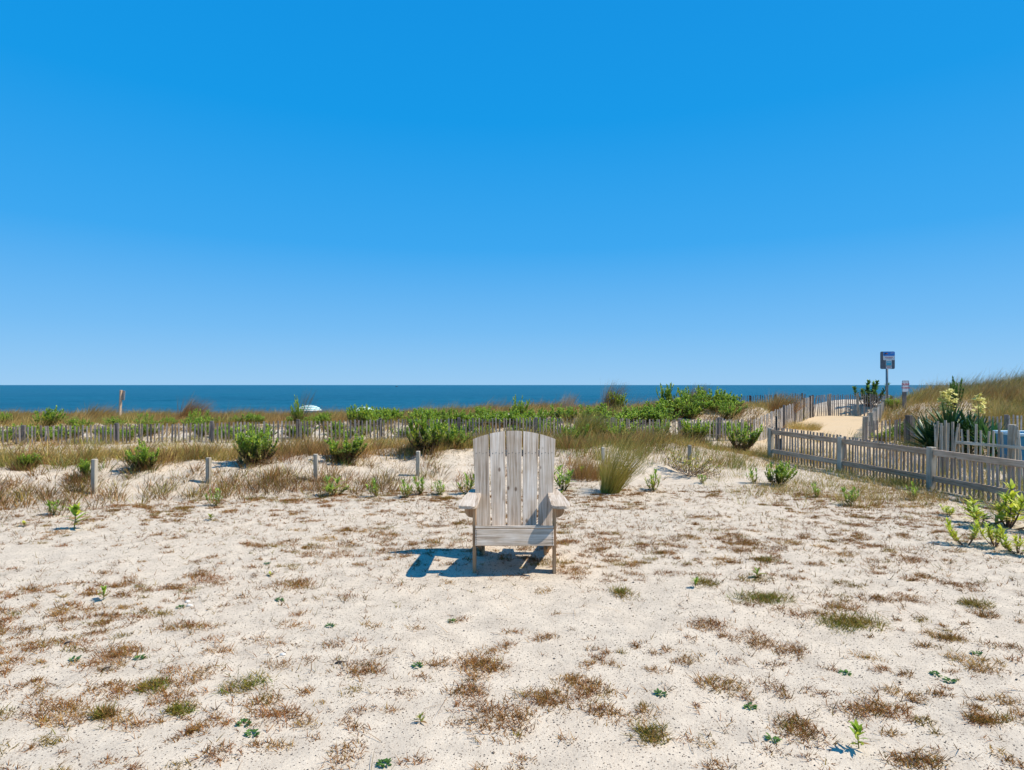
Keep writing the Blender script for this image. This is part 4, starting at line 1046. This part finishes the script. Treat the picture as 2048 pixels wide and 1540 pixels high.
# around and behind the rail fence
def d4(x, y):
    return np.clip(0.5 + 1.8 * fbm(x * 0.7, y * 0.7, 501), 0.05, 1) * (1 - 0.93 * path_mask(x, y)) * sst(0.05, 0.3, x - np.interp(y, [6.9, 8.86, 10.7, 12.2], [6.5, 6.18, 5.85, 5.25]) + 0.2 * fbm(x, y, 9))
cx, cy = scatter(10000, 5.2, 13, 6.8, 18, d4)
P4 = [clump_blades(cx, cy, rng.integers(8, 16, len(cx)), 0.09, 0.10, 0.30, 0.006, {'straw': 3, 'olive': 3, 'green': 1.2, 'brown': 1.5}, 0.1, 0.7, 0.7, patch=17)]
def fx(y): return np.interp(y, [6.9, 8.86, 10.7, 12.2], [6.5, 6.18, 5.85, 5.25])
cx, cy = scatter(5600, 4.2, 6.8, 6.4, 12.4, lambda x, y: np.exp(-((x - fx(y) + 0.12) / 0.30) ** 2) * np.clip(0.55 + 2.6 * fbm(x * 1.3, y * 1.3, 15), 0, 1))
P4.append(clump_blades(cx, cy, rng.integers(7, 15, len(cx)), 0.07, 0.05, 0.20, 0.006, {'straw': 2, 'olive': 3, 'green': 2, 'brown': 1.5, 'dark': 1}, 0.05, 0.7, 0.7))
cx, cy = scatter(2600, 3.0, 6.4, 7.5, 13.5, lambda x, y: np.clip(0.22 + 1.6 * fbm(x * 0.9, y * 0.9, 25) + 0.5 * sst(10.5, 12.5, y) + 0.45 * np.exp(-((x - fx(y) + 0.7) / 0.5) ** 2), 0, 1))
P4.append(clump_blades(cx, cy, rng.integers(8, 20, len(cx)), 0.10, 0.05, 0.18, 0.005, {'straw': 2, 'olive': 3, 'brown': 3}, 0.05, 0.8, 0.7))
stuff('fence_grass', P4, M['grass'], 'thin green and straw grass growing around the rail fence', 'grass')

# open sand: sparse dry sprigs and small brown mats
def low_mat(cx, cy, nper, rx, ry, mix, h0=0.018, h1=0.05, w=0.0032, rot=None):
    cx = np.asarray(cx); n = len(cx); nper = np.asarray(nper); idx = np.repeat(np.arange(n), nper); N = len(idx)
    a = rng.uniform(0, 2 * math.pi, N); r = rng.uniform(0, 1, N) ** 0.7
    rot = rng.normal(0, 0.4, n) if rot is None else rot
    ux = r * np.cos(a) * np.broadcast_to(rx, (n,))[idx]; uy = r * np.sin(a) * np.broadcast_to(ry, (n,))[idx]
    warp = 0.5 + 1.0 * vnoise(cx[idx] * 3 + ux * 14, np.asarray(cy)[idx] * 3 + uy * 14, 7)
    ux = ux * warp; uy = uy * warp
    bx = cx[idx] + ux * np.cos(rot[idx]) - uy * np.sin(rot[idx]); by = np.asarray(cy)[idx] + ux * np.sin(rot[idx]) + uy * np.cos(rot[idx])
    bz = terrain(bx, by) - 0.002
    az = rng.uniform(0, 2 * math.pi, N); lean = rng.uniform(0.5, 1.35, N)
    col = (pick(mix, n)[idx] * 0.5 + pick(mix, N) * 0.5) * np.array([0.80, 0.69, 0.57])
    return blades(np.stack([bx, by, bz], 1), az, lean, rng.uniform(-0.2, 0.7, N), rng.uniform(h0, h1, N) * rng.uniform(0.7, 1.2, n)[idx], w * rng.uniform(0.7, 1.3, N), col, 2, [1, 0.8, 0.15])
FX0, FX1, FY0, FY1 = -7.6, 7.4, 2.15, 9.3
def open_sand(x, y): return (1 - sst(-0.9, -0.3, tt(x, y))) * (1 - sst(-0.5, 0.1, x - fx(y))) * (np.abs(x) < 0.95 * y + 0.5)
P5 = []
# tiny dark sprigs everywhere, thicker towards the dune
cx, cy = scatter(26000, FX0, FX1, FY0, FY1, lambda x, y: open_sand(x, y) * np.clip(0.22 + 0.13 * (y - 3) + 1.6 * fbm(x * 0.9, y * 0.9, 601), 0.04, 1))
P5.append(low_mat(cx, cy, rng.integers(3, 8, len(cx)), 0.022, 0.015, {'brown': 3, 'dark': 2.5, 'rust': 2, 'olive': 1}, 0.02, 0.065, 0.0042))
# small mats
cx, cy = scatter(7000, FX0, FX1, FY0, 8.8, lambda x, y: open_sand(x, y) * np.clip(0.34 + 2.2 * fbm(x * 0.7, y * 0.7, 611), 0.05, 1))
sz = rng.uniform(0.02, 0.075, len(cx)) * (1 + 0.6 * (rng.uniform(0, 1, len(cx)) > 0.8))
P5.append(low_mat(cx, cy, (sz * sz * 26000).astype(int) + 14, sz * 1.45, sz * 0.85, {'rust': 3, 'brown': 4, 'straw': 0.7, 'olive': 1}, 0.016, 0.046, 0.0040))
# long thin runners
n = 420; x = rng.uniform(FX0, FX1, n); y = rng.uniform(FY0, 7, n); k = open_sand(x, y) > 0.5; x, y = x[k], y[k]
P5.append(blades(np.stack([x, y, terrain(x, y) + 0.004], 1), rng.uniform(0, 6.28, len(x)), np.full(len(x), 1.45), np.full(len(x), 0.12), rng.uniform(0.08, 0.25, len(x)), np.full(len(x), 0.0028), pick({'brown': 2, 'grey': 1, 'dark': 1}, len(x)), 3, [1, 0.9, 0.7, 0.3]))
stuff('dry_sprigs', P5, M['grass'], 'sparse dry brown sprigs and small mats over the open sand', 'weeds')

# the grass mats one can point at
mats = [
 (1700, 1248, 95, 26, 'olive', 'largest green grass mat on the sand at right'),
 (1525, 1200, 85, 14, 'olive', 'long thin green grass mat left of the largest one'),
 (1242, 1186, 34, 11, 'olive', 'small green grass mat below right of the armchair'),
 (1535, 1120, 34, 10, 'olive', 'small green mat behind the thin seedling at right'),
 (1418, 1172, 30, 11, 'olive', 'small green mat beside the short seedling'),
 (1950, 1205, 45, 14, 'olive', 'olive mat on the sand near the right edge'),
 (1905, 1278, 50, 11, 'brown', 'brown mat on the sand below the olive mat at right edge'),
 (300, 1378, 36, 18, 'olive', 'round olive grass tuft on the near sand at left'),
 (500, 1372, 62, 22, 'olive', 'wide olive and brown grass mat on the near sand at left'),
 (365, 1424, 45, 17, 'olive', 'olive grass mat in front of the other two at lower left'),
 (210, 1432, 22, 9, 'olive', 'small olive mat at lower left'),
 (960, 1330, 70, 24, 'rust', 'upper brown mat of the near sand below the armchair'),
 (930, 1380, 48, 20, 'rust', 'middle brown mat below left of the armchair'),
 (1005, 1440, 62, 42, 'rust', 'biggest dense brown mat at the bottom centre'),
 (1085, 1400, 55, 30, 'rust', 'brown mat joined to the biggest one on its right'),
 (1180, 1385, 65, 34, 'rust', 'brown mat at bottom centre, furthest right of the cluster'),
 (1300, 1470, 45, 26, 'olive', 'olive brown mat right of the bottom centre cluster'),
 (1600, 1465, 60, 34, 'rust', 'dense brown mat at lower right with green upper edge'),
 (1440, 1372, 50, 22, 'rust', 'brown mat on the sand at lower right of centre'),
 (1740, 1420, 75, 20, 'rust', 'long brown mat above the lower right seedling'),
 (1420, 1255, 45, 13, 'rust', 'brown mat left of the largest green mat'),
 (1970, 1445, 50, 14, 'rust', 'long brown mat at the lower right edge'),
 (1830, 1520, 60, 22, 'rust', 'brown mat touching the bottom edge at right'),
 (380, 1255, 65, 10, 'rust', 'long brown mat on the sand at left of centre'),
 (240, 1310, 50, 13, 'rust', 'brown mat above the round olive tuft at left'),
 (720, 1345, 55, 14, 'rust', 'brown mat with a dark stick above it, left of centre'),
 (590, 1170, 50, 12, 'rust', 'brown mat left of the armchair shadow'),
]
for px, py, wx, wy, mixn, lab in mats:
    d = EYE * F / (py - 770.0); x = X(px, d); rx = wx * d / F; ry = min(wy * d / F * (d / EYE), rx * 1.3)
    mix = {'olive': {'olive': 4, 'green': 2.2, 'brown': 2, 'straw': 1}, 'rust': {'rust': 4, 'brown': 3, 'straw': 0.8, 'olive': 0.8}, 'brown': {'brown': 3, 'olive': 1, 'straw': 1}}[mixn]
    if mixn == 'rust': rx *= 1.25; ry *= 1.15
    N = int(np.clip(rx * ry * 24000, 400, 6000))
    m_ = max(3, int(8 * rx / 0.12)); sub = rng.normal(0, 1, (m_, 2)) * np.array([rx * 0.30, ry * 0.30])
    sub = np.clip(sub, [-rx * 0.5, -ry * 0.5], [rx * 0.5, ry * 0.5]); sub[0] = 0; fr = np.full(m_, 0.48); fr[0] = 0.8
    nn = np.full(m_, max(20, N // (m_ + 2))); nn[0] *= 3
    v, q, c = low_mat(x + sub[:, 0], d + sub[:, 1], nn, rx * fr, ry * fr, mix, 0.02, 0.07 if mixn == 'olive' else 0.05, 0.0042)
    zg = gz(x, d); v = v - np.array([x, d, zg])
    o = obj('grass_mat', mesh_np('grass_mat', v, q, M['grass'], c), None, (x, d, zg)); tag(o, lab, 'grass', 'low grass mats on the open sand')

# small dark green clover-like patches, stones, sticks
cl = [(487, 1452), (1955, 1310), (1690, 1348), (505, 1472), (835, 1335), (280, 1320), (905, 1243), (1500, 1416), (1545, 1482), (150, 1322), (1900, 1366), (660, 1253), (560, 1202), (1322, 1392), (770, 1530), (360, 1212), (1870, 1352), (535, 1128)]
vv = []
for px, py in cl:
    d = EYE * F / (py - 770.0); x = X(px, d); n = 30; a = rng.uniform(0, 6.28, n); r = 0.016 * np.sqrt(rng.uniform(0, 1, n))
    bx = x + r * np.cos(a) * 1.4; by = d + r * np.sin(a)
    vv.append(blades(np.stack([bx, by, terrain(bx, by) + rng.uniform(0, 0.012, n)], 1), a, np.full(n, 1.2), np.full(n, 0.3), rng.uniform(0.010, 0.02, n), np.full(n, 0.010), pick({'deep': 3, 'green': 1}, n), 3, [0.4, 1, 1, 0.3], face=a + math.pi / 2))
stuff('ground_creeper', vv, M['leaf'], 'tiny dark green creeper patches dotted over the near sand', 'weeds')
def stone_mesh(seed, sx, sy, sz, mat):
    bm = bmesh.new(); bmesh.ops.create_icosphere(bm, subdivisions=2, radius=1.0); r = random.Random(seed)
    for v in bm.verts:
        k = 1 + 0.16 * math.sin(3.1 * v.co.x + seed) + 0.12 * math.cos(4.3 * v.co.y + 2 * seed) + r.uniform(-0.05, 0.05); v.co = Vector((v.co.x * sx * k, v.co.y * sy * k, v.co.z * sz * k))
    return mesh_bm('stone', bm, mat, 0, True)
for i, (px, py, sz_, lab) in enumerate([(376, 1202, 0.013, 'upper pale pebble of the pair on the sand at left'), (380, 1210, 0.014, 'lower pale pebble of the pair on the sand at left'), (133, 1213, 0.014, 'flat white shell lying on the sand near the left edge'), (565, 1312, 0.012, 'yellowish pebble left of centre on the near sand')]):
    d = EYE * F / (py - 770.0); x = X(px, d)
    o = obj('pebble', stone_mesh(i + 3, sz_ * 1.4, sz_, sz_ * (0.35 if 'shell' in lab else 0.75), M['shell']), None, (x, d, gz(x, d) + sz_ * 0.3)); tag(o, lab, 'stone')
for i, (px, py, L_, lab) in enumerate([(680, 1331, 0.055, 'short dark stick on the near sand left of centre'), (136, 1291, 0.04, 'dark bark scrap on the sand at left'), (213, 1345, 0.04, 'small grey stick on the sand at lower left')]):
    d = EYE * F / (py - 770.0); x = X(px, d)
    o = obj('stick', tube('stick', [(-L_ / 2, 0, 0), (-L_ * 0.15, 0.004, 0.007), (L_ * 0.2, 0.0, 0.009), (L_ / 2, 0.012, 0.004)], [0.004, 0.007, 0.006, 0.002], M['stick'], 6), None, (x, d, gz(x, d) + 0.005), (0, 0, 0.3 * i)); tag(o, lab, 'stick')
# loose grit that catches light and casts shadow
n = 9000; x = rng.uniform(-4.5, 4.5, n); y = rng.uniform(2.15, 6.2, n); k = np.abs(x) < 0.9 * y; x, y = x[k], y[k]; n = len(x)
s = rng.uniform(0.0018, 0.0046, n) * (1 + (rng.uniform(0, 1, n) > 0.96)); z = terrain(x, y)
octv = np.array([(1, 0, 0), (0, 1, 0), (-1, 0, 0), (0, -1, 0), (0, 0, 0.8), (0, 0, -0.8)]); tri = np.array([(0, 1, 4), (1, 2, 4), (2, 3, 4), (3, 0, 4), (1, 0, 5), (2, 1, 5), (3, 2, 5), (0, 3, 5)])
V = (octv[None] * s[:, None, None] * rng.uniform(0.6, 1.3, (n, 6, 1)) + np.stack([x, y, z + s * 0.3], 1)[:, None]).reshape(-1, 3)
Q = (np.arange(n)[:, None, None] * 6 + tri[None]).reshape(-1, 3)
gc = np.repeat(np.array([(0.06, 0.055, 0.05), (0.16, 0.12, 0.09), (0.32, 0.24, 0.15), (0.10, 0.09, 0.085)])[rng.integers(0, 4, n)], 6, 0)
M['grit'] = leaf_mat('grit', 0.0, 0.8, 0.3)
o = obj('shell_grit', mesh_np('shell_grit', V, Q, M['grit'], gc)); tag(o, 'dark shell grit scattered over the near sand', 'grit', kind='stuff')
